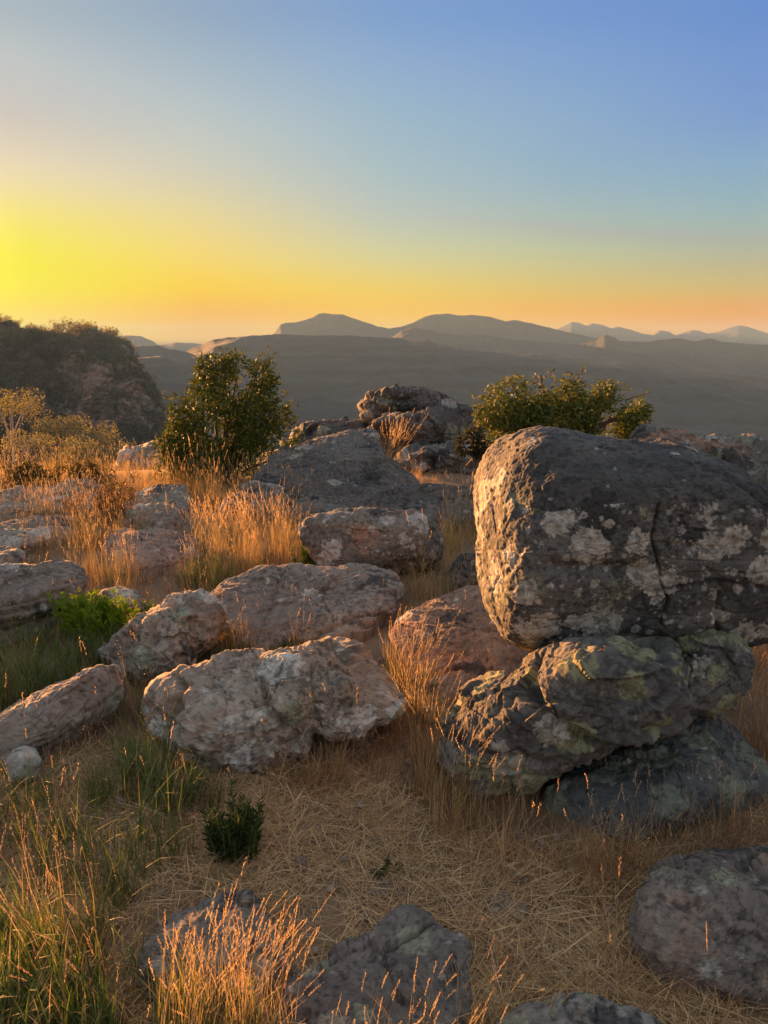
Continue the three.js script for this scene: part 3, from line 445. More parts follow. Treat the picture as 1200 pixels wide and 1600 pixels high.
rock('domed_rock', 'domed brownish rock at the right edge of the foreground', { seed: 23, up: 0.04, e: 3.2, front: 0.11, back: 0.25, step: 0.0045, tilt: [0.0, 0.16], facets: 6,
  out: [[994, 1430], [1008, 1392], [1048, 1352], [1090, 1333], [1150, 1326], [1230, 1326], [1300, 1390], [1310, 1480], [1250, 1540], [1180, 1556], [1110, 1545], [1050, 1525], [1012, 1490], [996, 1460]],
  cracks: [{ pts: [[1180, 1345], [1165, 1375], [1185, 1400], [1220, 1420]], w: 0.009, deep: 0.025 }],
  w: { lump: 0.03, lumpF: 3, mid: 0.01, chip: 0.02, chipF: 7, grit: 0.002, gritF: 90, fissure: 0.005, fine: 0.003, fineF: 40 }, c: { base: [0.155, 0.125, 0.105], other: [0.22, 0.175, 0.145], dark: 0.2, pale: 0.07, paleC: [0.36, 0.33, 0.28], green: 0.08, red: 0.32, size: 0.7, grain: 1.5 } });
rock('low_slab', 'low grey slab cut by the bottom edge of the picture', { seed: 24, up: 0.03, e: 3.4, front: 0.06, back: 0.15, step: 0.0045, tilt: [0, 0.1], facets: 4,
  out: [[775, 1602], [810, 1582], [860, 1568], [930, 1558], [1000, 1555], [1034, 1572], [1062, 1604], [1060, 1690], [900, 1720], [770, 1690]],
  w: { lump: 0.015, lumpF: 3, mid: 0.008, chip: 0.016, chipF: 7, grit: 0.002, gritF: 90, fissure: 0.004, fine: 0.003, fineF: 40 }, c: { base: [0.18, 0.155, 0.135], other: [0.24, 0.21, 0.18], dark: 0.16, pale: 0.05, red: 0.18, size: 0.6, grain: 1.6 } });
rock('path_stone', 'small flat stone almost buried in the straw of the path', { seed: 25, up: 0.005, e: 2.6, front: 0.02, back: 0.08, step: 0.006, facets: 3,
  out: [[570, 1394], [590, 1376], [625, 1373], [640, 1386], [634, 1404], [595, 1408]], w: { lump: 0.012, lumpF: 6, mid: 0.006, chip: 0.006, chipF: 14 }, c: { red: 0.3, dark: 0.1, pale: 0.05, size: 0.6 } });
rock('path_stone', 'flat grey stone sunk in the straw right of the dark pointed slab', { seed: 26, up: 0.004, e: 2.6, front: 0.014, back: 0.08, step: 0.006, facets: 3,
  out: [[745, 1410], [760, 1392], [800, 1398], [826, 1420], [812, 1440], [770, 1436]], w: { lump: 0.012, lumpF: 6, mid: 0.006, chip: 0.006, chipF: 14 }, c: { red: 0.2, dark: 0.1, pale: 0.05, size: 0.6 } });
// the outcrop at the far end of the plateau
const OUT = { base: [0.095, 0.084, 0.075], other: [0.165, 0.142, 0.122], dark: 0.24, darkC: [0.05, 0.046, 0.042], pale: 0.14, paleC: [0.42, 0.38, 0.33], green: 0.06, red: 0.08, size: 1.5 };
rock('capping_block', 'flat topped block crowning the far rock outcrop', { seed: 31, depth: 12.6, e: 3.6, front: 0.6, back: 0.8, step: 0.014, soft: 2, grow: 1.04,
  out: [[565, 645], [567, 628], [578, 618], [600, 614], [640, 612], [690, 615], [706, 626], [712, 645], [700, 665], [640, 670], [585, 668]],
  planes: [[0, 1, 0.12, 0.9]], w: { lump: 0.07, mid: 0.03, midF: 3, fine: 0.018, fineF: 10, crackle: 0.04, crackleF: 2.2, strata: 0.05, strataF: 5, chip: 0.05, chipF: 2.4, grit: 0.008, gritF: 24 }, c: { ...OUT, pale: 0.25 } });
rock('outcrop_block', 'tilted block of the far outcrop just below its flat topped cap', { seed: 32, depth: 11.4, e: 3, front: 0.7, back: 0.8, step: 0.013, soft: 2, grow: 1.04,
  out: [[580, 670], [588, 658], [620, 648], [680, 640], [722, 632], [742, 648], [748, 680], [742, 705], [690, 706], [640, 712], [600, 702]],
  planes: [[0.1, 0.95, 0.3, 0.85]], w: { lump: 0.07, mid: 0.03, midF: 3.4, fine: 0.015, fineF: 11, seam: 0.03, chip: 0.06, chipF: 2, grit: 0.008, gritF: 24, strata: 0.02, strataF: 7 }, c: OUT });
rock('broken_rock', 'dark broken rock at the foot of the far outcrop beside the grassy crack', { seed: 33, depth: 10.3, e: 2.8, front: 0.6, back: 0.8, step: 0.012, soft: 2, grow: 1.05,
  out: [[614, 720], [640, 704], [690, 700], [740, 694], [765, 705], [768, 750], [740, 772], [690, 768], [640, 750]],
  cracks: [{ pts: [[690, 705], [680, 735], [672, 765]], w: 0.05, deep: 0.15 }], w: { lump: 0.09, lumpF: 1.8, mid: 0.03, midF: 3.4, fine: 0.015, fineF: 11, seam: 0.04, chip: 0.09, chipF: 2.2, grit: 0.008, gritF: 24 }, c: { ...OUT, dark: 0.34 } });
rock('long_outcrop', 'long grey whaleback of rock between the leafy bush and the outcrop', { seed: 34, up: 0.28, e: 4, front: 0.12, back: 0.7, step: 0.011, tilt: [-0.02, 0.2], facets: 2,
  out: [[385, 782], [408, 738], [440, 702], [490, 684], [540, 676], [588, 682], [594, 716], [616, 738], [644, 752], [660, 768], [620, 782], [540, 788], [470, 796], [420, 796]],
  cracks: [{ pts: [[610, 735], [575, 742], [560, 752]], w: 0.04, deep: 0.1 }, { pts: [[420, 752], [500, 738], [560, 742]], w: 0.025, deep: 0.05 }],
  w: { lump: 0.05, lumpF: 1.0, mid: 0.02, midF: 3, fine: 0.010, fineF: 12, strata: 0.02, strataF: 14, seam: 0.03, chip: 0.025, chipF: 1.8, grit: 0.007, gritF: 26 }, c: { ...OUT, base: [0.11, 0.093, 0.08], pale: 0.08, green: 0 } });
rock('outcrop_shelf', 'dark rock shelf at the skyline between the leafy bush and the outcrop', { seed: 35, depth: 13, e: 3, front: 0.7, back: 0.9, step: 0.016,
  out: [[440, 690], [468, 664], [500, 660], [530, 663], [560, 660], [592, 665], [600, 700], [560, 720], [460, 720]],
  planes: [[0, 1, 0.14, 0.55]], w: { lump: 0.07, mid: 0.03, midF: 3, fine: 0.016, fineF: 10, strata: 0.05, strataF: 6, chip: 0.1, chipF: 1.8, grit: 0.008, gritF: 24 }, c: { ...OUT, dark: 0.3 } });
rock('cracked_pavement', 'flat rock pavement with a net of cracks in front of the outcrop', { seed: 36, up: 0.10, e: 4.5, front: 0.10, back: 0.4, step: 0.010, tilt: [0, 0.09], facets: 2,
  out: [[440, 812], [480, 786], [540, 772], [620, 764], [690, 760], [745, 766], [785, 790], [770, 820], [640, 824], [500, 826]],
  w: { lump: 0.05, lumpF: 1.2, mid: 0.012, midF: 5, fine: 0.006, fineF: 14, crackle: 0.035, crackleF: 3.4, crackleY: 0.3, chip: 0.012, chipF: 3 }, c: { ...OUT, base: [0.11, 0.093, 0.08], pale: 0.05, green: 0 } });
rock('bush_slab', 'flat slab at the foot of the leafy bush', { seed: 37, up: 0.14, e: 3.6, front: 0.12, back: 0.5, step: 0.012, tilt: [0.04, 0.12], facets: 4,
  out: [[345, 800], [372, 768], [420, 745], [490, 742], [512, 757], [485, 785], [430, 804]], w: { lump: 0.05, mid: 0.02, chip: 0.05, chipF: 2.4, strata: 0.02, strataF: 18 }, c: { ...OUT, base: [0.17, 0.135, 0.11], red: 0.24 } });
rock('grey_stone', 'grey stone end in the gap between the rounded and the huge boulder', { seed: 38, depth: 5.0, e: 2.5, front: 0.2, back: 0.3, step: 0.010,
  out: [[706, 890], [720, 872], [760, 868], [790, 890], [780, 930], [730, 935], [708, 920]], w: { lump: 0.03, chip: 0.03 }, c: { ...HARD, green: 0.2 } });
// low rock in the dry grass at the left
rock('left_slab', 'long flat slab in the dry grass at the far left', { seed: 41, up: 0.10, e: 4, front: 0.09, back: 0.4, step: 0.012, tilt: [0.02, 0.08], facets: 5,
  out: [[-90, 815], [-30, 785], [40, 766], [100, 754], [152, 760], [175, 782], [120, 802], [40, 816]], w: { lump: 0.07, mid: 0.025, midF: 4, chip: 0.025, chipF: 1.8, strata: 0.02, strataF: 14 }, c: { red: 0.22, size: 1.4 } });
rock('left_ledge', 'second flat ledge nearer than the long slab at the far left', { seed: 42, up: 0.07, e: 4, front: 0.07, back: 0.3, step: 0.011, tilt: [0.02, 0.08], facets: 5,
  out: [[-110, 860], [-40, 824], [50, 806], [112, 808], [138, 826], [95, 846], [20, 862]], w: { lump: 0.06, mid: 0.025, midF: 4, chip: 0.02, chipF: 2.2, strata: 0.016, strataF: 16 }, c: { red: 0.24, size: 1.3 } });
rock('brink_rock', 'rock at the brink of the plateau left of the leafy bush', { seed: 43, depth: 11.5, e: 2.8, front: 0.8, back: 1.2, step: 0.018,
  out: [[178, 745], [186, 722], [196, 712], [230, 704], [262, 700], [290, 705], [300, 740], [270, 775], [200, 775]], planes: [[0, 0.97, 0.2, 0.7]], w: { lump: 0.08, mid: 0.03, midF: 3, fine: 0.016, fineF: 10, strata: 0.05, strataF: 6, chip: 0.1, chipF: 1.6, grit: 0.008, gritF: 24 }, c: { red: 0.25, size: 1.8 } });
rock('grass_ledge', 'low rock ledge in the orange grass below the leafy bush', { seed: 44, up: 0.10, e: 3.6, front: 0.10, back: 0.4, step: 0.011, tilt: [-0.04, 0.12], facets: 5,
  out: [[185, 822], [205, 788], [248, 766], [290, 770], [312, 798], [296, 832], [240, 836]], w: { lump: 0.06, mid: 0.02, chip: 0.025, chipF: 2.4, strata: 0.018, strataF: 16 }, c: { red: 0.25 } });
rock('sunken_stone', 'reddish flat stone sunk in the dry grass left of centre', { seed: 45, up: 0.07, e: 4, front: 0.05, back: 0.3, step: 0.009, tilt: [0.02, 0.1], facets: 4,
  out: [[150, 888], [172, 848], [212, 824], [270, 826], [310, 846], [304, 876], [240, 900]], w: { lump: 0.05, mid: 0.02, chip: 0.018, chipF: 3, strata: 0.012, strataF: 20 }, c: { base: [0.3, 0.19, 0.14], other: [0.34, 0.23, 0.17], red: 0.3, pale: 0.03 } });
rock('edge_stone', 'small flat stone at the left edge above the streaked boulder', { seed: 46, up: 0.08, e: 2.8, front: 0.08, back: 0.2, step: 0.011,
  out: [[-40, 882], [-14, 862], [20, 856], [40, 864], [34, 882], [0, 890]], w: { lump: 0.03, chip: 0.03 }, c: { red: 0.15 } });
// added outside the frame at the left to shade the near ground
rock('unseen_boulder', 'boulder beside the streaked boulder, mostly beyond the left edge', { seed: 51, depth: 3.6, e: 2.6, front: 0.4, back: 0.5, step: 0.02,
  out: [[-420, 1180], [-400, 1000], [-330, 925], [-230, 905], [-150, 930], [-130, 1040], [-160, 1180], [-300, 1230]], w: { lump: 0.08, mid: 0.02 }, c: { red: 0.15 } });

/* ---------------------------------------------------------------- the near hill at the left with its trees */
const hill = rock('hill', 'steep wooded hill with layered rock ledges at the left before the sunset', { seed: 61, depth: 1200, e: 2.2, front: 260, back: 380, step: 3.1, soft: 3, facets: 0, deepBelow: true, category: 'hill',
  grow: 1.0, out: [[-260, 600], [-190, 541], [-90, 518], [-20, 516], [30, 524], [80, 530], [130, 530], [160, 542], [188, 546], [198, 566], [206, 590], [222, 610], [238, 634], [256, 660], [280, 700], [300, 790], [200, 880], [0, 880], [-260, 860]],
  w: { chip: 0, grit: 0, lump: 13, lumpF: 0.008, mid: 9, midF: 0.028, fine: 2, fineF: 0.14, fissure: 0, strata: 7, strataF: 0.038 },
  c: { base: [0.29, 0.195, 0.135], other: [0.36, 0.255, 0.185], dark: 0.08, darkC: [0.14, 0.11, 0.07], pale: 0.1, paleC: [0.34, 0.26, 0.2], green: 0.4, greenC: [0.12, 0.11, 0.055], red: 0.2, redC: [0.29, 0.175, 0.115], size: 400, grain: 0.0035 } });
hill.userData.kind = 'structure'; delete hill.userData.category;

function crown(P, r, n, size, color, o = {}) {                              // leaf sprays gathered into clumps inside a squat crown
  const clumps = []; for (let k = 0; k < (o.clumps ?? 9); k++) { const a = rnd() * 6.283, q = Math.sqrt(rnd()); clumps.push([Math.cos(a) * q * r * 0.75, rr(-0.35, 0.5) * r * (o.tall ?? 0.8), Math.sin(a) * q * r * 0.75, rr(0.3, 0.5) * r]); }
  for (let k = 0; k < n; k++) {
    const c = clumps[Math.floor(rnd() * clumps.length)], t = rnd() * 6.283, z = rr(-1, 1), q = Math.sqrt(1 - z * z), m = c[3] * Math.pow(rnd(), 0.4);
    const dx = Math.cos(t) * q, dz = Math.sin(t) * q;
    P.leaf((o.x ?? 0) + c[0] + dx * m, (o.y ?? 0) + c[1] + z * m * 0.75, (o.z ?? 0) + c[2] + dz * m, dx + rr(-0.7, 0.7), z + rr(-0.9, 0.4), dz + rr(-0.7, 0.7), size * rr(0.7, 1.3), size * rr(0.3, 0.5), vary(color, 0.3));
  }
}
{
  seed(401);
  const protos = [0, 1, 2, 3].map((k) => { const P = new Pile(); crown(P, 1, 150, 0.26, [[0.17, 0.145, 0.05], [0.16, 0.14, 0.05], [0.18, 0.145, 0.05], [0.165, 0.135, 0.05]][k], { clumps: 7 }); return P.geometry(); });
  const spots = [[], [], [], []], pos = hill.geometry.attributes.position.array, nor = hill.geometry.attributes.normal.array, m = new THREE.Matrix4(), q = new THREE.Quaternion();
  const idx = hill.geometry.index.array;
  for (let k = 0; k < 11000; k++) {
    const v = idx[Math.floor(rnd() * idx.length)] * 3, x = pos[v], y = pos[v + 1], z = pos[v + 2];
    const wood = noise(x * 0.008, y * 0.0105, z * 0.008) + 0.5 * noise(x * 0.023, y * 0.023, z * 0.023);
    if (nor[v + 1] < 0.05 || wood < -0.2 - nor[v + 1] * 0.25) continue;
    const s = rr(5, 13) * (wood > 0.25 ? 1.3 : 0.85);
    q.setFromAxisAngle(V(0, 1, 0), rnd() * 6.283);
    spots[k % 4].push(new THREE.Matrix4().compose(V(x, y + s * 0.35, z), q, V(s * rr(0.8, 1.25), s * rr(0.8, 1.3), s)));
  }
  const woods = new THREE.Group();
  spots.forEach((list, k) => { const im = new THREE.InstancedMesh(protos[k], FAR_LEAF, list.length); list.forEach((t, i) => im.setMatrixAt(i, t)); shade(im); im.name = 'foliage'; woods.add(im); });
  top(woods, 'woodland', 'dense scrub and low trees clothing the hill at the left', 'woodland', null, 'stuff');
}
function tree(name, label, category, group, u, v, depth, r, o = {}) {        // crown middle at a pixel and depth, trunk down to the ground
  const P = new Pile(), B = new Pile(), c = at(u, v, depth), foot = o.foot ?? Math.max(groundY(c.x, c.z) - c.y, -r * 4);
  crown(P, r, o.n ?? 420, o.leaf ?? r * 0.16, o.color ?? [0.17, 0.145, 0.05], { clumps: o.clumps ?? 11, tall: o.tall });
  const lean = rr(-0.3, 0.3) * r, bark = o.bark ?? [0.16, 0.11, 0.08], w = o.girth ?? r * 0.05;
  B.twig([[lean, foot, 0, w], [lean * 0.6, foot * 0.6, 0.05 * r, w * 0.85], [lean * 0.2, foot * 0.25, 0, w * 0.7], [0, 0.1 * r, 0, w * 0.4]], bark, 6);
  for (let k = 0; k < 6; k++) { const a = k * 1.05 + rr(0, 0.6), q = rr(0.45, 0.75) * r; B.twig([[lean * 0.3, foot * rr(0.2, 0.4), 0, w * 0.5], [Math.cos(a) * q * 0.5, rr(-0.25, 0.05) * r, Math.sin(a) * q * 0.5, w * 0.35], [Math.cos(a) * q, rr(0, 0.35) * r, Math.sin(a) * q, w * 0.12]], bark, 5); }
  const t = new THREE.Group(); t.position.copy(c);
  part(t, 'crown', P.geometry(), FAR_LEAF); part(t, 'trunk', B.geometry(), BARK);
  return top(t, name, label, category, group);
}
seed(402);
{
  const TH = ['first', 'second', 'third', 'fourth', 'fifth', 'sixth', 'seventh', 'eighth', 'ninth', 'tenth', 'eleventh'];
  const first = tree('hill_tree', 'small dark tree on the crest of the left hill, third from the left edge', 'tree', 'trees on the crest and flank of the hill', 52, 512, 1210, 8.5, { n: 300, foot: -19, clumps: 6, tall: 1.2 });
  const crest = [[10, 502, 1.4], [28, 508, 1.2], [66, 516, 1.1], [92, 516, 1.9], [106, 513, 2.2], [119, 514, 1.8], [136, 515, 1.7], [151, 524, 1.7], [164, 531, 1.3], [204, 562, 1.2], [213, 580, 1.5], [222, 592, 1.7], [233, 602, 2.0], [219, 609, 1.6], [241, 617, 1.8], [228, 624, 1.9], [248, 629, 1.7], [254, 641, 1.6], [238, 645, 2.0], [260, 655, 1.5]];
  crest.forEach(([u, v, s], i) => { const t = first.clone(); top(t, 'hill_tree', i < 9 ? 'small dark tree on the crest of the left hill, ' + TH[i < 2 ? i : i + 1] + ' from the left edge' : 'dark tree on the steep right flank of the hill, ' + TH[i - 9] + ' from the top', 'tree', i < 9 ? 'trees on the crest and flank of the hill' : 'trees on the right flank of the hill'); t.position.copy(at(u, v - 2, 1175)); t.rotation.y = i * 1.7; t.scale.set(s / 1.1 * 1.15, s / 1.1, s / 1.1 * 1.15); });
  const A = [0.2, 0.175, 0.05];
  tree('eucalyptus_tree', 'yellow lit rounded tree at the foot of the wooded hill, highest of the grove', 'tree', null, 92, 668, 78, 3.1, { n: 2700, color: A, leaf: 0.22, clumps: 16 });
  tree('eucalyptus_tree', 'yellow lit tree at the right of the grove below the rock ledges', 'tree', null, 142, 690, 74, 2.9, { n: 2700, color: A, leaf: 0.22, clumps: 16 });
  tree('eucalyptus_tree', 'broad dim tree low in the grove before the rock at the brink', 'tree', null, 168, 712, 66, 2.6, { n: 2400, color: A, leaf: 0.19, clumps: 14 });
  tree('eucalyptus_tree', 'shaded round tree in the middle of the grove below the hill', 'tree', null, 106, 716, 62, 2.9, { n: 2400, color: A, leaf: 0.19, clumps: 14 });
  tree('eucalyptus_tree', 'big hazy tree at the left edge of the picture below the hill', 'tree', null, 18, 640, 90, 4.0, { n: 3000, color: A, leaf: 0.24, clumps: 18, bark: [0.4, 0.33, 0.27], girth: 0.22 });
  tree('eucalyptus_tree', 'small tree with pale bare stems at the left edge of the grove', 'tree', null, 42, 690, 64, 2.0, { n: 1500, color: A, leaf: 0.18, bark: [0.42, 0.34, 0.28], girth: 0.12, foot: -4.5 });
}

/* ---------------------------------------------------------------- leafy bushes on the plateau */
// lobes: [u, v, radius in pixels, share of depth]; shoots: [u0, v0, u1, v1] wisps that stand out of the crown
function bush(name, label, depth, lobes, shoots, o) {
  depth ??= -onLevel(o.foot[0], o.foot[1], 0).z;
  const C = at(o.foot[0], o.foot[1], depth), P = new Pile(), B = new Pile(), px = depth / FOCAL * 1.02, dir = (u, v, back) => at(u, v, depth).sub(C).add(V(0, 0, -back));
  const L = lobes.map(([u, v, r, b = 0]) => [dir(u, v, b), r * px]), weight = L.map((l) => l[1] ** 2), total = weight.reduce((a, b) => a + b);
  for (let k = 0; k < o.n; k++) {
    let pick = rnd() * total, i = 0; while (pick > weight[i]) pick -= weight[i++];
    const [c, r] = L[i], t = rnd() * 6.283, z = rr(-1, 1), q = Math.sqrt(1 - z * z), m = r * Math.pow(rnd(), 0.36) * rr(0.86, 1.1), dx = Math.cos(t) * q, dz = Math.sin(t) * q;
    const x = c.x + dx * m, y = c.y + z * m, zz = c.z + dz * m * 0.9;
    if (noise(x * 2.6 + 9, y * 2.6, zz * 2.6) + 0.5 * noise(x * 6, y * 6, zz * 6) < (o.gap ?? -0.38)) continue;
    if (C.y + y < groundY(C.x + x, C.z + zz) + 0.02) continue;
    P.leaf(x, y, zz, dx * 0.8 + rr(-0.8, 0.8), z * 0.4 + rr(-1.3, 0.5), dz * 0.8 + rr(-0.8, 0.8), o.leaf * rr(0.6, 1.25), o.leaf * rr(0.24, 0.4), vary(rnd() < (o.young ?? 0.1) ? o.color2 : o.color, 0.28));
  }
  for (const [u0, v0, u1, v1] of shoots) {
    const a = dir(u0, v0, rr(-0.2, 0.2)), b = dir(u1, v1, rr(-0.2, 0.2)), n = Math.max(5, Math.round(a.distanceTo(b) / 0.022));
    const pts = []; for (let k = 0; k <= 5; k++) { const t = k / 5, p = a.clone().lerp(b, t); p.x += 0.05 * Math.sin(t * 3 + u0) * (b.x > a.x ? 1 : -1); pts.push([p.x, p.y, p.z, 0.006 * (1 - t) + 0.002]); }
    B.twig(pts, o.bark, 4);
    for (let k = 0; k < n; k++) { const t = Math.pow(rr(0.15, 1), 0.8), p = a.clone().lerp(b, t), s = (1.1 - t) * 0.09; P.leaf(p.x + rr(-s, s), p.y + rr(-s, s), p.z + rr(-s, s), rr(-1, 1), rr(-1.3, 0.6), rr(-1, 1), o.leaf * rr(0.5, 1), o.leaf * rr(0.2, 0.34), vary(rnd() < 0.5 ? o.color2 : o.color, 0.25)); }
  }
  for (const [c, r] of L) B.twig([[rr(-0.06, 0.06), -0.05, rr(-0.06, 0.06), 0.028], [c.x * 0.35 + rr(-0.05, 0.05), c.y * 0.4, c.z * 0.35, 0.02], [c.x * 0.8, c.y * 0.85, c.z * 0.8, 0.012], [c.x + rr(-0.3, 0.3) * r, c.y + r * 0.5, c.z, 0.004]], o.bark, 5);
  const g = new THREE.Group(); g.position.copy(C);
  tag(part(g, 'foliage', P.geometry(), LEAF), null, null, null, 'stuff'); part(g, 'branch', B.geometry(), BARK);
  return top(g, name, label, 'bush');
}
seed(501);
bush('leafy_bush', 'tall dense dark green bush standing alone left of the far outcrop', 9.3, [
  [352, 640, 68], [350, 690, 72], [300, 690, 48], [410, 680, 52], [345, 590, 44, 0.1], [392, 610, 44], [300, 645, 40], [435, 690, 30], [280, 715, 26], [276, 735, 24, -0.3], [268, 700, 26], [446, 712, 26], [300, 728, 36], [372, 575, 24], [330, 575, 22], [405, 590, 26], [428, 650, 28], [315, 735, 34, -0.3], [370, 725, 40, -0.1], [283, 680, 26]],
  [[340, 580, 352, 548], [352, 575, 362, 551], [330, 580, 322, 556], [395, 590, 418, 542], [400, 590, 428, 550], [402, 600, 434, 565], [398, 595, 408, 548], [410, 610, 434, 590], [300, 640, 278, 618], [440, 660, 455, 620], [445, 680, 465, 645], [455, 690, 470, 670], [276, 665, 262, 640], [275, 720, 250, 728], [380, 590, 378, 560], [425, 640, 446, 612], [310, 620, 296, 594], [320, 600, 310, 574], [290, 660, 266, 646], [345, 575, 343, 552], [410, 595, 422, 556], [415, 610, 440, 580], [435, 650, 462, 630], [450, 690, 476, 684], [288, 690, 258, 676], [282, 705, 252, 704], [365, 572, 370, 545], [440, 668, 466, 656]],
  { foot: [352, 748], n: 17000, leaf: 0.075, color: [0.10, 0.13, 0.024], color2: [0.22, 0.22, 0.04], bark: [0.12, 0.085, 0.06], young: 0.14, gap: -0.24 });
bush('grey_leafed_bush', 'wide olive green bush with golden tips behind the huge boulder', 7.2, [
  [790, 640, 42], [830, 630, 44], [870, 645, 46], [915, 650, 36], [955, 640, 36], [985, 645, 28], [962, 668, 34], [1000, 642, 14], [975, 622, 18], [945, 615, 20], [760, 650, 20], [840, 665, 44], [900, 672, 40], [960, 662, 30], [800, 670, 40], [890, 615, 24], [845, 602, 22], [800, 608, 22]],
  [[800, 615, 802, 584], [812, 615, 822, 590], [845, 605, 852, 576], [855, 605, 868, 578], [878, 615, 892, 580], [890, 610, 908, 568], [893, 612, 916, 574], [940, 615, 946, 592], [960, 615, 972, 596], [985, 625, 1004, 610], [750, 645, 738, 618], [765, 635, 760, 612], [1000, 640, 1010, 640], [770, 620, 775, 604], [830, 600, 835, 585], [1000, 655, 1008, 670]],
  { foot: [865, 700], n: 14000, leaf: 0.062, color: [0.14, 0.175, 0.038], color2: [0.32, 0.3, 0.07], bark: [0.13, 0.09, 0.06], young: 0.3, gap: -0.28 });
bush('low_bush', 'low dark sprig of leaves in front of the olive bush beside the outcrop', 6.9, [[735, 690, 18], [752, 700, 16], [725, 700, 12], [745, 675, 10]], [[745, 680, 748, 664], [722, 695, 714, 690]],
  { foot: [742, 722], n: 900, leaf: 0.06, color: [0.06, 0.065, 0.026], color2: [0.14, 0.12, 0.04], bark: [0.13, 0.09, 0.06], gap: -0.5 });
bush('brink_bush', 'yellowish low bush at the brink of the plateau at the left edge', undefined, [[10, 752, 26], [45, 745, 24], [-20, 755, 26], [75, 752, 16]], [[20, 740, 22, 720], [50, 735, 54, 716]],
  { foot: [25, 768], n: 3600, leaf: 0.07, color: [0.13, 0.115, 0.035], color2: [0.24, 0.19, 0.05], bark: [0.13, 0.09, 0.06], young: 0.3, gap: -0.3 });
bush('brink_bush', 'yellowish feathery bush at the brink between the long slab and the grove', undefined, [[105, 742, 22], [135, 738, 20], [160, 752, 18], [118, 755, 20]], [[115, 728, 116, 710], [140, 726, 146, 708], [165, 742, 172, 726]],
  { foot: [125, 768], n: 3000, leaf: 0.06, color: [0.15, 0.125, 0.035], color2: [0.28, 0.2, 0.05], bark: [0.13, 0.09, 0.06], young: 0.4, gap: -0.25 });
bush('dry_bush', 'straggly orange dry bush before the rock at the brink', undefined, [[150, 775, 26], [185, 770, 24], [120, 790, 20], [170, 795, 26], [200, 785, 16]], [[150, 760, 148, 735], [170, 758, 178, 734], [190, 760, 202, 738], [130, 770, 118, 750], [105, 790, 96, 775]],
  { foot: [158, 822], n: 1700, leaf: 0.045, color: [0.26, 0.15, 0.055], color2: [0.34, 0.22, 0.08], bark: [0.16, 0.10, 0.06], young: 0.4, gap: -0.1 });

// small upright plants: stems set with narrow leaves
function plant(name, label, category, spots, o) {
  const P = new Pile(), B = new Pile(), C = onLevel(spots[0][0], spots[0][1], o.y ?? 0);
  for (const [u, v, tall] of spots) {
    const f = onLevel(u, v, o.y ?? 0).sub(C);
    for (let k = 0; k < (o.stems ?? 5); k++) {
      const a = rnd() * 6.283, q = rr(0, o.spread ?? 0.03), h = tall * rr(0.6, 1.05), l = rr(0.05, 0.3) * h;
      const x0 = f.x + Math.cos(a) * q, z0 = f.z + Math.sin(a) * q, x1 = x0 + Math.cos(a) * l, z1 = z0 + Math.sin(a) * l;
      B.twig([[x0, -0.02, z0, 0.003], [mix(x0, x1, 0.5), h * 0.5, mix(z0, z1, 0.5), 0.0025], [x1, h, z1, 0.001]], o.stem ?? [0.12, 0.13, 0.04], 4);
      const n = Math.round(h / (o.gap ?? 0.006));
      for (let j = 0; j < n; j++) { const t = rr(o.low ?? 0.15, 1), b = rnd() * 6.283, s = o.leaf * rr(0.6, 1.2) * (1.15 - 0.5 * t); P.leaf(mix(x0, x1, t), h * t, mix(z0, z1, t), Math.cos(b), rr(0.4, 1.4), Math.sin(b), s, s * (o.wide ?? 0.3), vary(o.color, 0.22)); }
    }
  }
  const g = new THREE.Group(); g.position.copy(C);
  tag(part(g, 'leaves', P.geometry(), LEAF), null, null, null, 'stuff'); part(g, 'stem', B.geometry(), BARK);
  return top(g, name, label, category);
}
const LIME = [0.28, 0.38, 0.02];
seed(502);
plant('green_plant', 'bright lime green bushy plant beside the streaked boulder, larger of the pair', 'plant', [[128, 998, 0.3], [142, 1000, 0.31], [112, 996, 0.25], [150, 1004, 0.26]], { stems: 9, spread: 0.06, leaf: 0.05, color: LIME, y: 0.05, gap: 0.005 });
plant('green_plant', 'bright lime green plant before the small rock, right of the pair', 'plant', [[180, 1000, 0.28], [195, 998, 0.28], [168, 1002, 0.22]], { stems: 8, spread: 0.05, leaf: 0.05, color: LIME, y: 0.05, gap: 0.005 });
plant('green_plant', 'single thin green shoot between the small rock and the pitted rock', 'plant', [[232, 965, 0.13], [238, 966, 0.09]], { stems: 3, spread: 0.015, leaf: 0.04, color: LIME, y: 0.05 });
plant('green_plant', 'upright green plant against the left end of the rounded boulder', 'plant', [[484, 890, 0.3], [476, 892, 0.22], [490, 893, 0.18]], { stems: 8, spread: 0.06, leaf: 0.05, color: [0.15, 0.22, 0.02], gap: 0.007 });
plant('dark_shrub', 'small dense dark green shrub at the edge of the straw path', 'plant', [[365, 1350, 0.2], [352, 1345, 0.17], [380, 1345, 0.18], [366, 1335, 0.21]], { stems: 14, spread: 0.045, leaf: 0.04, color: [0.055, 0.09, 0.018], gap: 0.0035, low: 0.02, wide: 0.22 });
plant('green_sprig', 'tiny dull green sprig in the middle of the straw path', 'plant', [[602, 1372, 0.07], [615, 1370, 0.06], [592, 1374, 0.05]], { stems: 6, spread: 0.02, leaf: 0.025, color: [0.09, 0.085, 0.03], gap: 0.005 });
plant('green_sprig', 'small yellow green sprig at the front edge of the broad slab', 'plant', [[522, 992, 0.1], [515, 995, 0.07]], { stems: 4, spread: 0.02, leaf: 0.03, color: [0.16, 0.17, 0.04] });
plant('green_sprig', 'yellow lit low herb between the broad slab and the big pale rock', 'plant', [[455, 1015, 0.08], [445, 1018, 0.07], [468, 1012, 0.07], [436, 1022, 0.05]], { stems: 5, spread: 0.03, leaf: 0.03, color: [0.2, 0.17, 0.03] });

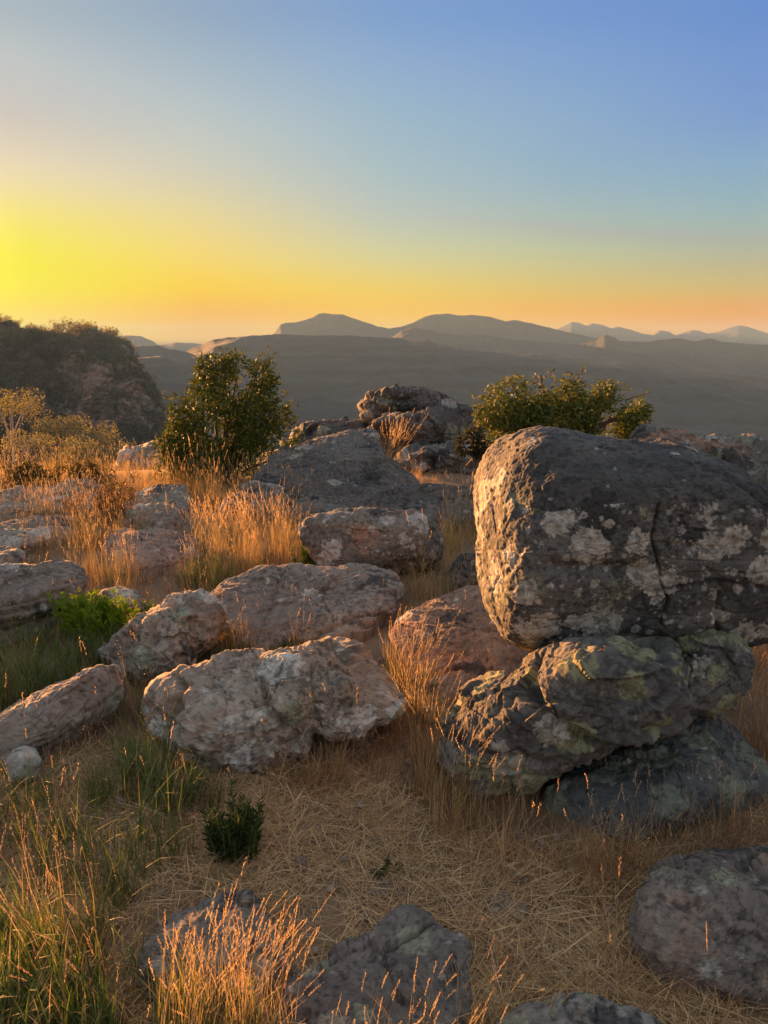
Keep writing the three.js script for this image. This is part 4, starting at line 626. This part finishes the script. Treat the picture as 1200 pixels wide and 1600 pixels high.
/* ---------------------------------------------------------------- grass */
const STRAW = [0.72, 0.49, 0.24], GOLD = [0.62, 0.45, 0.15], TAN = [0.55, 0.335, 0.135], RUST = [0.34, 0.17, 0.07], BROWN = [0.30, 0.185, 0.09], GREEN = [0.17, 0.23, 0.035], OLIVE = [0.20, 0.18, 0.045], SEED = [0.62, 0.44, 0.21];
function head(P, x, y, z, dx, dy, dz, len, n, size, color, spread = 0.5) {  // a seed head: spikelets along the end of a stalk
  const l = Math.hypot(dx, dy, dz); dx /= l; dy /= l; dz /= l;
  for (let k = 0; k < n; k++) { const t = k / n * len, a = rnd() * 6.283; P.leaf(x + dx * t, y + dy * t, z + dz * t, dx + Math.cos(a) * spread, dy + rr(-0.2, 0.5) * spread + 0.3, dz + Math.sin(a) * spread, size * rr(0.7, 1.2), size * 0.26, vary(color, 0.2)); }
}
function stalk(P, x, y, z, h, color, seedColor, o = {}) {
  const a = o.head ?? rnd() * 6.283, l1 = o.lean ?? rr(0.05, 0.45), e = P.blade(x, y, z, a, h, 0.03, l1, o.width ?? 0.0022, color, 5);
  head(P, e[0], e[1], e[2], Math.sin(a) * Math.sin(l1), Math.cos(l1), Math.cos(a) * Math.sin(l1), o.long ?? h * 0.2, o.n ?? 9, o.size ?? 0.014, seedColor, o.spread ?? 0.5);
}
const KINDS = {
  gold(P) { for (let k = 0; k < 16; k++) P.blade(rr(-0.06, 0.06), -0.02, rr(-0.06, 0.06), rnd() * 6.283, rr(0.18, 0.42), rr(0, 0.2), rr(0.3, 1.1), rr(0.002, 0.0036), vary(rnd() < 0.75 ? GOLD : TAN, 0.2)); for (let k = 0; k < 5; k++) stalk(P, rr(-0.06, 0.06), -0.02, rr(-0.06, 0.06), rr(0.28, 0.5), vary(GOLD, 0.15), vary(SEED, 0.2), { n: 12, size: 0.016, long: rr(0.05, 0.1) }); },
  tan(P) { for (let k = 0; k < 18; k++) P.blade(rr(-0.05, 0.05), -0.02, rr(-0.05, 0.05), rnd() * 6.283, rr(0.1, 0.26), rr(0, 0.3), rr(0.4, 1.4), rr(0.0016, 0.003), vary(rnd() < 0.7 ? TAN : STRAW, 0.25)); for (let k = 0; k < 2; k++) stalk(P, rr(-0.05, 0.05), -0.02, rr(-0.05, 0.05), rr(0.16, 0.28), vary(TAN, 0.15), vary(STRAW, 0.2), { n: 8, size: 0.011, long: 0.05 }); },
  rust(P) { for (let k = 0; k < 16; k++) { const a = rnd() * 6.283, e = P.blade(rr(-0.05, 0.05), -0.02, rr(-0.05, 0.05), a, rr(0.08, 0.2), rr(0, 0.5), rr(0.4, 1.5), rr(0.0014, 0.0024), vary(rnd() < 0.6 ? RUST : BROWN, 0.3)); if (k % 2) head(P, e[0], e[1], e[2], rr(-1, 1), 0.6, rr(-1, 1), 0.03, 4, 0.012, vary(RUST, 0.3), 0.9); } },
  straw(P) { for (let k = 0; k < 46; k++) { const a = rnd() * 6.283; P.blade(rr(-0.14, 0.14), rr(0, 0.025), rr(-0.14, 0.14), a, rr(0.08, 0.24), rr(1.15, 1.5), rr(1.45, 1.75), rr(0.0016, 0.0034), vary([STRAW, STRAW, TAN, BROWN][k % 4], 0.28), 4, rr(-2, 2)); } },
  short(P) { for (let k = 0; k < 14; k++) P.blade(rr(-0.08, 0.08), -0.01, rr(-0.08, 0.08), rnd() * 6.283, rr(0.05, 0.14), rr(0.1, 0.7), rr(0.6, 1.6), rr(0.0016, 0.003), vary(rnd() < 0.6 ? STRAW : TAN, 0.3)); },
  green(P) { for (let k = 0; k < 18; k++) P.blade(rr(-0.05, 0.05), -0.02, rr(-0.05, 0.05), rnd() * 6.283, rr(0.16, 0.4), rr(0, 0.25), rr(0.4, 1.4), rr(0.003, 0.0065), vary(rnd() < 0.75 ? GREEN : OLIVE, 0.3), 5); for (let k = 0; k < 5; k++) P.blade(rr(-0.06, 0.06), -0.02, rr(-0.06, 0.06), rnd() * 6.283, rr(0.12, 0.3), rr(0, 0.4), rr(0.5, 1.5), 0.0026, vary(TAN, 0.25)); },
  olive(P) { for (let k = 0; k < 16; k++) P.blade(rr(-0.05, 0.05), -0.02, rr(-0.05, 0.05), rnd() * 6.283, rr(0.1, 0.3), rr(0, 0.3), rr(0.4, 1.5), rr(0.002, 0.004), vary([OLIVE, BROWN, TAN, GREEN][k % 4], 0.3), 4); for (let k = 0; k < 3; k++) quaking(P, rr(-0.06, 0.06), rr(-0.06, 0.06), rr(0.16, 0.34)); },
  lush(P) { for (let k = 0; k < 20; k++) P.blade(rr(-0.04, 0.04), -0.01, rr(-0.04, 0.04), rnd() * 6.283, rr(0.05, 0.13), rr(0, 0.3), rr(0.3, 1.1), rr(0.002, 0.0035), vary([0.10, 0.13, 0.025], 0.3), 3); },
};
function quaking(P, x, z, h) {                                              // a fine stalk with little nodding pale spikelets
  const a = rnd() * 6.283, e = P.blade(x, -0.02, z, a, h, 0.05, rr(0.2, 0.7), 0.0016, vary(TAN, 0.2), 4);
  for (let k = 0; k < 5; k++) { const b = rnd() * 6.283, q = rr(0.005, 0.035), X = e[0] + Math.cos(b) * q, Y = e[1] + rr(-0.05, 0.02), Z = e[2] + Math.sin(b) * q; P.leaf(X, Y, Z, rr(-0.4, 0.4), -1, rr(-0.4, 0.4), 0.0065, 0.0036, vary([0.42, 0.32, 0.2], 0.2), 0.6, 0.4); }
}
const PROTO = {};
seed(601);
for (const k of Object.keys(KINDS)) PROTO[k] = [0, 1, 2, 3].map(() => { const P = new Pile(); KINDS[k](P); return P.geometry(); });
const inside = (poly, x, z) => { let c = false; for (let i = 0, j = poly.length - 1; i < poly.length; j = i++) { const [a, b] = poly[i], [p, q] = poly[j]; if ((b > z) !== (q > z) && x < (p - a) * (z - b) / (q - b) + a) c = !c; } return c; };
// fills a patch of ground with clumps; mixKinds: [kind, share] ...; clumping leaves gaps where the noise is low
function cover(name, label, corners, perM2, mixKinds, o = {}) {
  const poly = corners.map(([u, v]) => { const p = onLevel(u, v, 0); return [p.x, p.z]; }), xs = poly.map((p) => p[0]), zs = poly.map((p) => p[1]);
  const x0 = Math.min(...xs), x1 = Math.max(...xs), z0 = Math.min(...zs), z1 = Math.max(...zs), lists = {}, q = new THREE.Quaternion(), tilt = new THREE.Euler();
  for (let k = Math.round((x1 - x0) * (z1 - z0) * perM2); k > 0; k--) {
    const x = rr(x0, x1), z = rr(z0, z1), g = noise(x * (o.f ?? 2.2) + 3, 9, z * (o.f ?? 2.2)) + 0.4 * noise(x * 6, 9, z * 6);
    if (!inside(poly, x + 0.06 * noise(x * 4, 0, z * 4), z) || g < (o.gap ?? -0.6)) continue;
    if ((o.bare ?? []).some(([u, v, r]) => { const p = onLevel(u, v, 0); return Math.hypot(p.x - x, p.z - z) < r; })) continue;
    let t = rnd(), kind = mixKinds[0][0]; for (const [n, s] of mixKinds) { if (t < s) { kind = n; break; } t -= s; }
    const s = (o.size ?? 1) * rr(0.75, 1.25) * (1 + 0.35 * clamp(g, -0.6, 0.8));
    tilt.set(rr(-0.12, 0.12), rnd() * 6.283, rr(-0.12, 0.12)); q.setFromEuler(tilt);
    (lists[kind] ??= [[], [], [], []])[Math.floor(rnd() * 4)].push([new THREE.Matrix4().compose(V(x, groundY(x, z) + (o.y ?? 0), z), q, V(s, s * rr(0.85, 1.15), s)), rr(0.75, 1.2)]);
  }
  const group = new THREE.Group();
  for (const [kind, sets] of Object.entries(lists)) sets.forEach((list, i) => {
    if (!list.length) return;
    const im = new THREE.InstancedMesh(PROTO[kind][i], kind === 'straw' || kind === 'short' ? LITTER : GRASS, list.length), c = new THREE.Color();
    list.forEach(([m, k], n) => { im.setMatrixAt(n, m); im.setColorAt(n, c.setRGB(k, k * rr(0.94, 1.03), k)); });
    shade(im).name = 'grass'; group.add(im);
  });
  return top(group, name, label, 'grass', null, 'stuff');
}
seed(602);
cover('short_grass', 'thin short dry grass scattered over the whole plateau', [[-500, 1700], [-450, 745], [420, 760], [780, 720], [1500, 760], [1700, 1700]], 40, [['short', 0.8], ['tan', 0.2]], { gap: -0.2 });
cover('straw_litter', 'matted pale straw lying flat over the trodden path', [[385, 1260], [440, 1225], [600, 1215], [680, 1260], [760, 1330], [980, 1330], [1010, 1400], [1010, 1520], [1200, 1560], [1200, 1640], [420, 1640], [480, 1480], [400, 1420], [330, 1380]], 420, [['straw', 0.88], ['short', 0.08], ['rust', 0.025], ['tan', 0.015]], { size: 0.8, gap: -0.24, f: 2.6 });
cover('straw_litter', 'thinner brown straw among the grass at the lower left', [[-80, 1700], [-60, 1240], [200, 1150], [390, 1210], [400, 1400], [300, 1440], [430, 1640]], 200, [['straw', 0.8], ['short', 0.2]], { size: 0.8 });
cover('dry_grass', 'tall golden dry grass glowing in the sun left of centre', [[20, 850], [60, 790], [160, 760], [330, 770], [480, 785], [500, 840], [470, 890], [380, 905], [300, 940], [180, 945], [60, 890]], 170, [['gold', 0.66], ['tan', 0.3], ['green', 0.04]], { gap: -0.02, f: 1.5, size: 0.68, bare: [[225, 868, 0.42], [255, 810, 0.6], [180, 880, 0.2]] });
cover('low_grass', 'short pale dry grass between the taller golden clumps', [[20, 850], [60, 790], [160, 760], [330, 770], [480, 785], [500, 840], [470, 890], [380, 905], [300, 940], [180, 945], [60, 890]], 130, [['tan', 0.55], ['short', 0.35], ['rust', 0.1]], { gap: -0.4, size: 0.7, bare: [[225, 868, 0.3], [255, 810, 0.5]] });
cover('dry_grass', 'orange dry grass at the foot of the tall dense bush', [[240, 790], [255, 762], [350, 752], [470, 765], [500, 790], [360, 800]], 40, [['gold', 0.5], ['rust', 0.5]], { gap: -0.3 });
cover('dry_grass', 'low dry grass along the brink at the far left', [[-200, 880], [-180, 742], [330, 738], [350, 765], [100, 800], [30, 850], [-60, 860]], 90, [['gold', 0.55], ['tan', 0.45]], { gap: -0.25, size: 0.75 });
cover('dry_grass', 'dry grass in the gap between the rounded and the huge boulder', [[640, 905], [690, 830], [690, 780], [760, 780], [790, 900], [740, 945], [650, 965], [615, 930]], 60, [['tan', 0.6], ['olive', 0.25], ['gold', 0.15]], { gap: -0.5 });
cover('dry_grass', 'fine tan grass around the foot of the boulder stack', [[640, 1160], [690, 1140], [760, 1240], [850, 1262], [880, 1320], [990, 1325], [1000, 1370], [760, 1375], [690, 1300], [640, 1230]], 190, [['tan', 0.75], ['rust', 0.25]], { gap: -0.6, size: 1.05 });
cover('dry_grass', 'tan grass between the flat slab and the domed rock at the right', [[960, 1360], [1000, 1310], [1100, 1265], [1200, 1215], [1290, 1220], [1290, 1330], [1090, 1340], [1010, 1400]], 170, [['tan', 0.8], ['straw', 0.2]], { gap: -0.6 });
cover('dry_grass', 'dark brown grass beside the boulder stack at the right edge', [[1120, 1140], [1165, 1050], [1190, 990], [1330, 960], [1330, 1230], [1200, 1220]], 110, [['rust', 0.6], ['tan', 0.4]], { gap: -0.6, size: 1.3 });
cover('dry_grass', 'reddish dry grass below the domed rock in the bottom right corner', [[1000, 1500], [1060, 1545], [1200, 1560], [1300, 1540], [1300, 1700], [1080, 1700], [1040, 1590]], 200, [['rust', 0.45], ['tan', 0.4], ['straw', 0.15]], { gap: -0.6, size: 0.9 });
cover('brown_grass', 'rusty brown fine grass below the big pale rock', [[370, 1215], [420, 1190], [500, 1140], [600, 1120], [650, 1110], [690, 1180], [690, 1255], [590, 1245], [440, 1255]], 260, [['rust', 0.85], ['tan', 0.15]], { gap: -0.7 });
cover('brown_grass', 'brown and green grass between the long rock and the pale rock', [[165, 1170], [195, 1080], [215, 1040], [240, 1070], [215, 1150], [280, 1190], [200, 1260]], 150, [['olive', 0.7], ['rust', 0.3]], { gap: -0.6 });
cover('green_grass', 'mixed green and brown grass over the lower left corner', [[-120, 1700], [-100, 1285], [40, 1262], [110, 1230], [180, 1190], [290, 1200], [330, 1250], [320, 1330], [230, 1380], [190, 1470], [220, 1560], [200, 1700]], 190, [['olive', 0.42], ['green', 0.48], ['rust', 0.1]], { gap: -0.5, size: 0.76 });
cover('green_grass', 'long strap leaved green grass between the two boulders at the left edge', [[-100, 1150], [-60, 1050], [60, 1000], [110, 965], [170, 975], [180, 1040], [160, 1068], [90, 1092]], 170, [['green', 0.8], ['olive', 0.2]], { gap: -0.5, size: 0.85 });
cover('green_grass', 'short green grass in the hollow right of the pitted rock', [[300, 1045], [330, 1010], [360, 990], [400, 1020], [380, 1040], [330, 1050]], 420, [['lush', 0.9], ['tan', 0.1]], { gap: -0.8, size: 1.1 });
cover('green_grass', 'short green grass in front of the golden grass', [[270, 920], [300, 890], [350, 890], [370, 905], [330, 930]], 200, [['lush', 0.7], ['green', 0.3]], { gap: -0.6 });

{ // small stones and chips of rock in the straw
  seed(605);
  const P = [0, 1, 2].map(() => { const g = new THREE.IcosahedronGeometry(1, 2), p = g.attributes.position, c = new Float32Array(p.count * 3), s = rr(0, 90); for (let i = 0; i < p.count; i++) { const x = p.getX(i), y = p.getY(i), z = p.getZ(i), k = 1 + 0.3 * noise(x * 1.3 + s, y * 1.3, z * 1.3) + 0.12 * chips(x * 2 + s, y * 2, z * 2); p.setXYZ(i, x * k, y * k * 0.6, z * k * 0.8); const q = 0.9 + 0.2 * noise(x * 4 + s, y * 4, z * 4); c.set([0.26 * q, 0.19 * q, 0.135 * q], i * 3); } g.setAttribute('color', new THREE.BufferAttribute(c, 3)); g.computeVertexNormals(); return g; });
  const G = new THREE.Group();
  for (const g of P) { const n = 110, im = new THREE.InstancedMesh(g, ROCK, n), q = new THREE.Quaternion(), c = new THREE.Color(); for (let i = 0; i < n; i++) { const p = onLevel(rr(-50, 1250), rr(800, 1640), 0), s = rr(0.004, 0.016) * (rnd() < 0.05 ? 1.6 : 1); q.setFromAxisAngle(V(0, 1, 0), rnd() * 6.283); im.setMatrixAt(i, new THREE.Matrix4().compose(V(p.x, groundY(p.x, p.z) + s * 0.5 + 0.012, p.z), q, V(s, s, s))); const k = rr(0.7, 1.5); im.setColorAt(i, c.setRGB(k, k, k)); } shade(im).name = 'pebble'; G.add(im); }
  top(G, 'pebbles', 'small loose stones lying in the straw and grass', 'pebbles', null, 'stuff');
}

// single tufts that stand out
function tuft(name, label, spots, o) {
  const P = new Pile(), H = new Pile(), C = onLevel(spots[0][0], spots[0][1], 0);
  for (const [u, v, n, tall, r] of spots) {
    const f = onLevel(u, v, 0).sub(C);
    for (let k = 0; k < n; k++) { const a = rnd() * 6.283, q = Math.sqrt(rnd()) * r; P.blade(f.x + Math.cos(a) * q, -0.02, f.z + Math.sin(a) * q, a + rr(-0.6, 0.6), tall * rr(0.5, 1), rr(0, 0.25), rr(0.25, o.bend ?? 1.1), (o.width ?? 0.004) * rr(0.6, 1.2), vary(rnd() < (o.dry ?? 0.25) ? o.color2 ?? STRAW : o.color, 0.25), 6); }
    for (let k = 0; k < (o.heads ?? 0) * n; k++) { const a = rnd() * 6.283, q = Math.sqrt(rnd()) * r; stalk(H, f.x + Math.cos(a) * q, -0.02, f.z + Math.sin(a) * q, tall * rr(0.8, 1.25), vary(GOLD, 0.15), vary(o.seeds ?? SEED, 0.2), { head: (o.wind !== undefined ? o.wind + rr(-1.1, 1.1) : a), lean: rr(0.15, o.droop ?? 0.7), n: o.grains ?? 20, size: o.grain ?? 0.01, long: tall * rr(0.2, 0.36), spread: 0.38, width: 0.0018 }); }
  }
  const g = new THREE.Group(); g.position.set(C.x, groundY(C.x, C.z), C.z);
  tag(part(g, 'blade', P.geometry(), GRASS), null, null, null, 'stuff');
  if (H.i.length) tag(part(g, 'seed_head', H.geometry(), GRASS), null, null, null, 'stuff');
  return top(g, name, label, o.category ?? 'grass tuft');
}
seed(603);
tuft('grass_tuft', 'tuft with glowing orange seed heads over green blades at the bottom left', [[345, 1640, 190, 0.32, 0.1], [285, 1640, 90, 0.28, 0.07], [410, 1650, 100, 0.3, 0.08]], { color: [0.17, 0.20, 0.035], heads: 0.45, wind: 0.9, width: 0.0045, dry: 0.35, bend: 0.9, grains: 28, grain: 0.009 });
tuft('grass_tuft', 'row of orange seed heads rising from the bottom edge before the dark slab', [[560, 1690, 20, 0.2, 0.1], [640, 1690, 24, 0.2, 0.1], [700, 1660, 24, 0.22, 0.1]], { color: TAN, heads: 0.8, wind: 0.9, dry: 0.8, grain: 0.009 });
tuft('grass_tuft', 'orange tipped dry grass between the dark slab and the low slab', [[740, 1590, 40, 0.2, 0.1], [790, 1620, 40, 0.18, 0.1], [850, 1600, 20, 0.14, 0.06]], { color: TAN, heads: 0.35, wind: 0.9, dry: 0.8, grain: 0.01 });
tuft('grass_tuft', 'sunlit seeding tuft between the big pale rock and the reddish slab', [[640, 1090, 150, 0.33, 0.1], [655, 1130, 90, 0.28, 0.1], [620, 1060, 60, 0.3, 0.06]], { color: [0.13, 0.14, 0.03], heads: 0.3, wind: 0.6, width: 0.0035, dry: 0.4, bend: 0.8 });
tuft('grass_tuft', 'golden grass growing in the crack of the far outcrop', [[612, 752, 110, 0.62, 0.12], [600, 748, 60, 0.5, 0.1]], { color: GOLD, heads: 0.4, wind: 0.8, width: 0.006, dry: 0.9, bend: 0.7, grain: 0.022 });
tuft('grass_tuft', 'green arching tussock below the left end of the big pale rock', [[265, 1262, 260, 0.3, 0.1], [320, 1262, 120, 0.24, 0.08], [220, 1240, 120, 0.28, 0.08]], { color: [0.15, 0.21, 0.035], width: 0.0045, dry: 0.15, bend: 1.5 });
tuft('grass_tuft', 'dark green tussock with broad blades at the bottom left edge', [[40, 1640, 220, 0.36, 0.14], [-40, 1600, 160, 0.4, 0.14], [110, 1620, 180, 0.3, 0.12], [20, 1520, 160, 0.32, 0.13], [100, 1540, 140, 0.28, 0.12]], { color: [0.15, 0.22, 0.032], width: 0.006, dry: 0.2, bend: 1.0, heads: 0.05, seeds: [0.45, 0.3, 0.18] });
tuft('grass_tuft', 'bright green blades beside the orange headed tuft at the bottom', [[185, 1650, 90, 0.22, 0.08], [170, 1610, 50, 0.2, 0.06]], { color: [0.13, 0.20, 0.03], width: 0.006, dry: 0.1, bend: 1.0 });
tuft('grass_tuft', 'slender stalks with pink lit spikes standing before the path at the left', [[95, 1480, 14, 0.36, 0.12], [65, 1470, 10, 0.38, 0.1], [140, 1490, 12, 0.3, 0.1]], { color: [0.16, 0.13, 0.045], heads: 0.45, droop: 0.2, width: 0.003, dry: 0.5, seeds: [0.5, 0.33, 0.24], grains: 14, grain: 0.008 });
tuft('grass_tuft', 'green tussock in the gap behind the reddish sloping slab', [[695, 960, 90, 0.3, 0.1], [720, 945, 70, 0.28, 0.1], [745, 935, 60, 0.26, 0.08]], { color: [0.11, 0.12, 0.03], width: 0.004, dry: 0.35, bend: 0.8, heads: 0.1 });
tuft('grass_tuft', 'yellow dry tussock in the hollow between the pitted rock and the broad slab', [[358, 1008, 160, 0.2, 0.1], [375, 1020, 80, 0.16, 0.08], [345, 985, 60, 0.2, 0.06]], { color: [0.3, 0.2, 0.06], width: 0.003, dry: 0.5, bend: 0.9 });
tuft('grass_tuft', 'long brown grass leaning beside the front of the lumpy rock', [[670, 1210, 120, 0.34, 0.08], [690, 1250, 120, 0.32, 0.1], [720, 1285, 90, 0.28, 0.1]], { color: TAN, color2: BROWN, width: 0.003, dry: 0.4, bend: 0.7, heads: 0.15 });
tuft('grass_tuft', 'green fringe of sedge between the golden grass and the broad slab', [[320, 925, 90, 0.16, 0.12], [298, 930, 50, 0.14, 0.08]], { color: [0.10, 0.13, 0.03], width: 0.004, dry: 0.2, bend: 1.1 });
tuft('grass_tuft', 'small green tuft in the orange grass near the low ledge', [[225, 825, 60, 0.16, 0.1]], { color: [0.15, 0.16, 0.03], width: 0.006, dry: 0.2, bend: 1.0 });
tuft('grass_tuft', 'tall yellow green clump in the middle of the golden grass', [[360, 890, 120, 0.42, 0.16], [330, 880, 100, 0.4, 0.14], [410, 880, 120, 0.44, 0.16]], { color: [0.26, 0.21, 0.05], width: 0.005, dry: 0.5, bend: 0.7, heads: 0.35, grain: 0.018 });
function lone(label, u, v, tall, lean, headTo, o = {}) {
  const P = new Pile(), H = new Pile(), C = onLevel(u, v, 0), e = P.blade(0, -0.02, 0, headTo, tall, 0.02, lean, o.width ?? 0.003, GOLD, 6);
  head(H, e[0], e[1], e[2], Math.sin(headTo) * Math.sin(lean), Math.cos(lean), Math.cos(headTo) * Math.sin(lean), tall * 0.25, o.n ?? 22, o.size ?? 0.011, SEED, o.spread ?? 0.25);
  const g = new THREE.Group(); g.position.set(C.x, groundY(C.x, C.z), C.z); part(g, 'stem', P.geometry(), GRASS); part(g, 'seed_head', H.geometry(), GRASS);
  return top(g, 'grass_stalk', label, 'grass stalk');
}
lone('single tall grass stalk with orange head before the domed rock', 1104, 1620, 0.3, 0.12, -2.2, { spread: 0.12 });
lone('arching grass stalk leaning out over the flat slab', 880, 1330, 0.17, 1.0, 1.3, { n: 10, spread: 0.1, size: 0.008 });
lone('grass stalk with lit orange plume at the right of the flat slab', 1050, 1345, 0.15, 0.5, 0.8, { n: 20, size: 0.013, spread: 0.5 });
lone('drooping orange plume hanging over the low slab', 800, 1690, 0.2, 1.1, 1.3, { n: 24, size: 0.013, spread: 0.5 });

// weathered stump against the big pale rock
{
  const P = new Pile(), C = onLevel(335, 1218, 0);
  P.twig([[0, -0.03, 0, 0.014], [0.002, 0.04, 0, 0.012], [0.006, 0.08, -0.004, 0.011], [0.008, 0.11, -0.006, 0.007], [0.008, 0.125, -0.006, 0.001]], [0.2, 0.15, 0.12], 9);
  const m = new THREE.Mesh(P.geometry(), BARK); m.position.set(C.x, 0, C.z); top(m, 'stump', 'short grey weathered wooden stump against the front of the big pale rock', 'stump');
}

renderer.render(scene, camera);
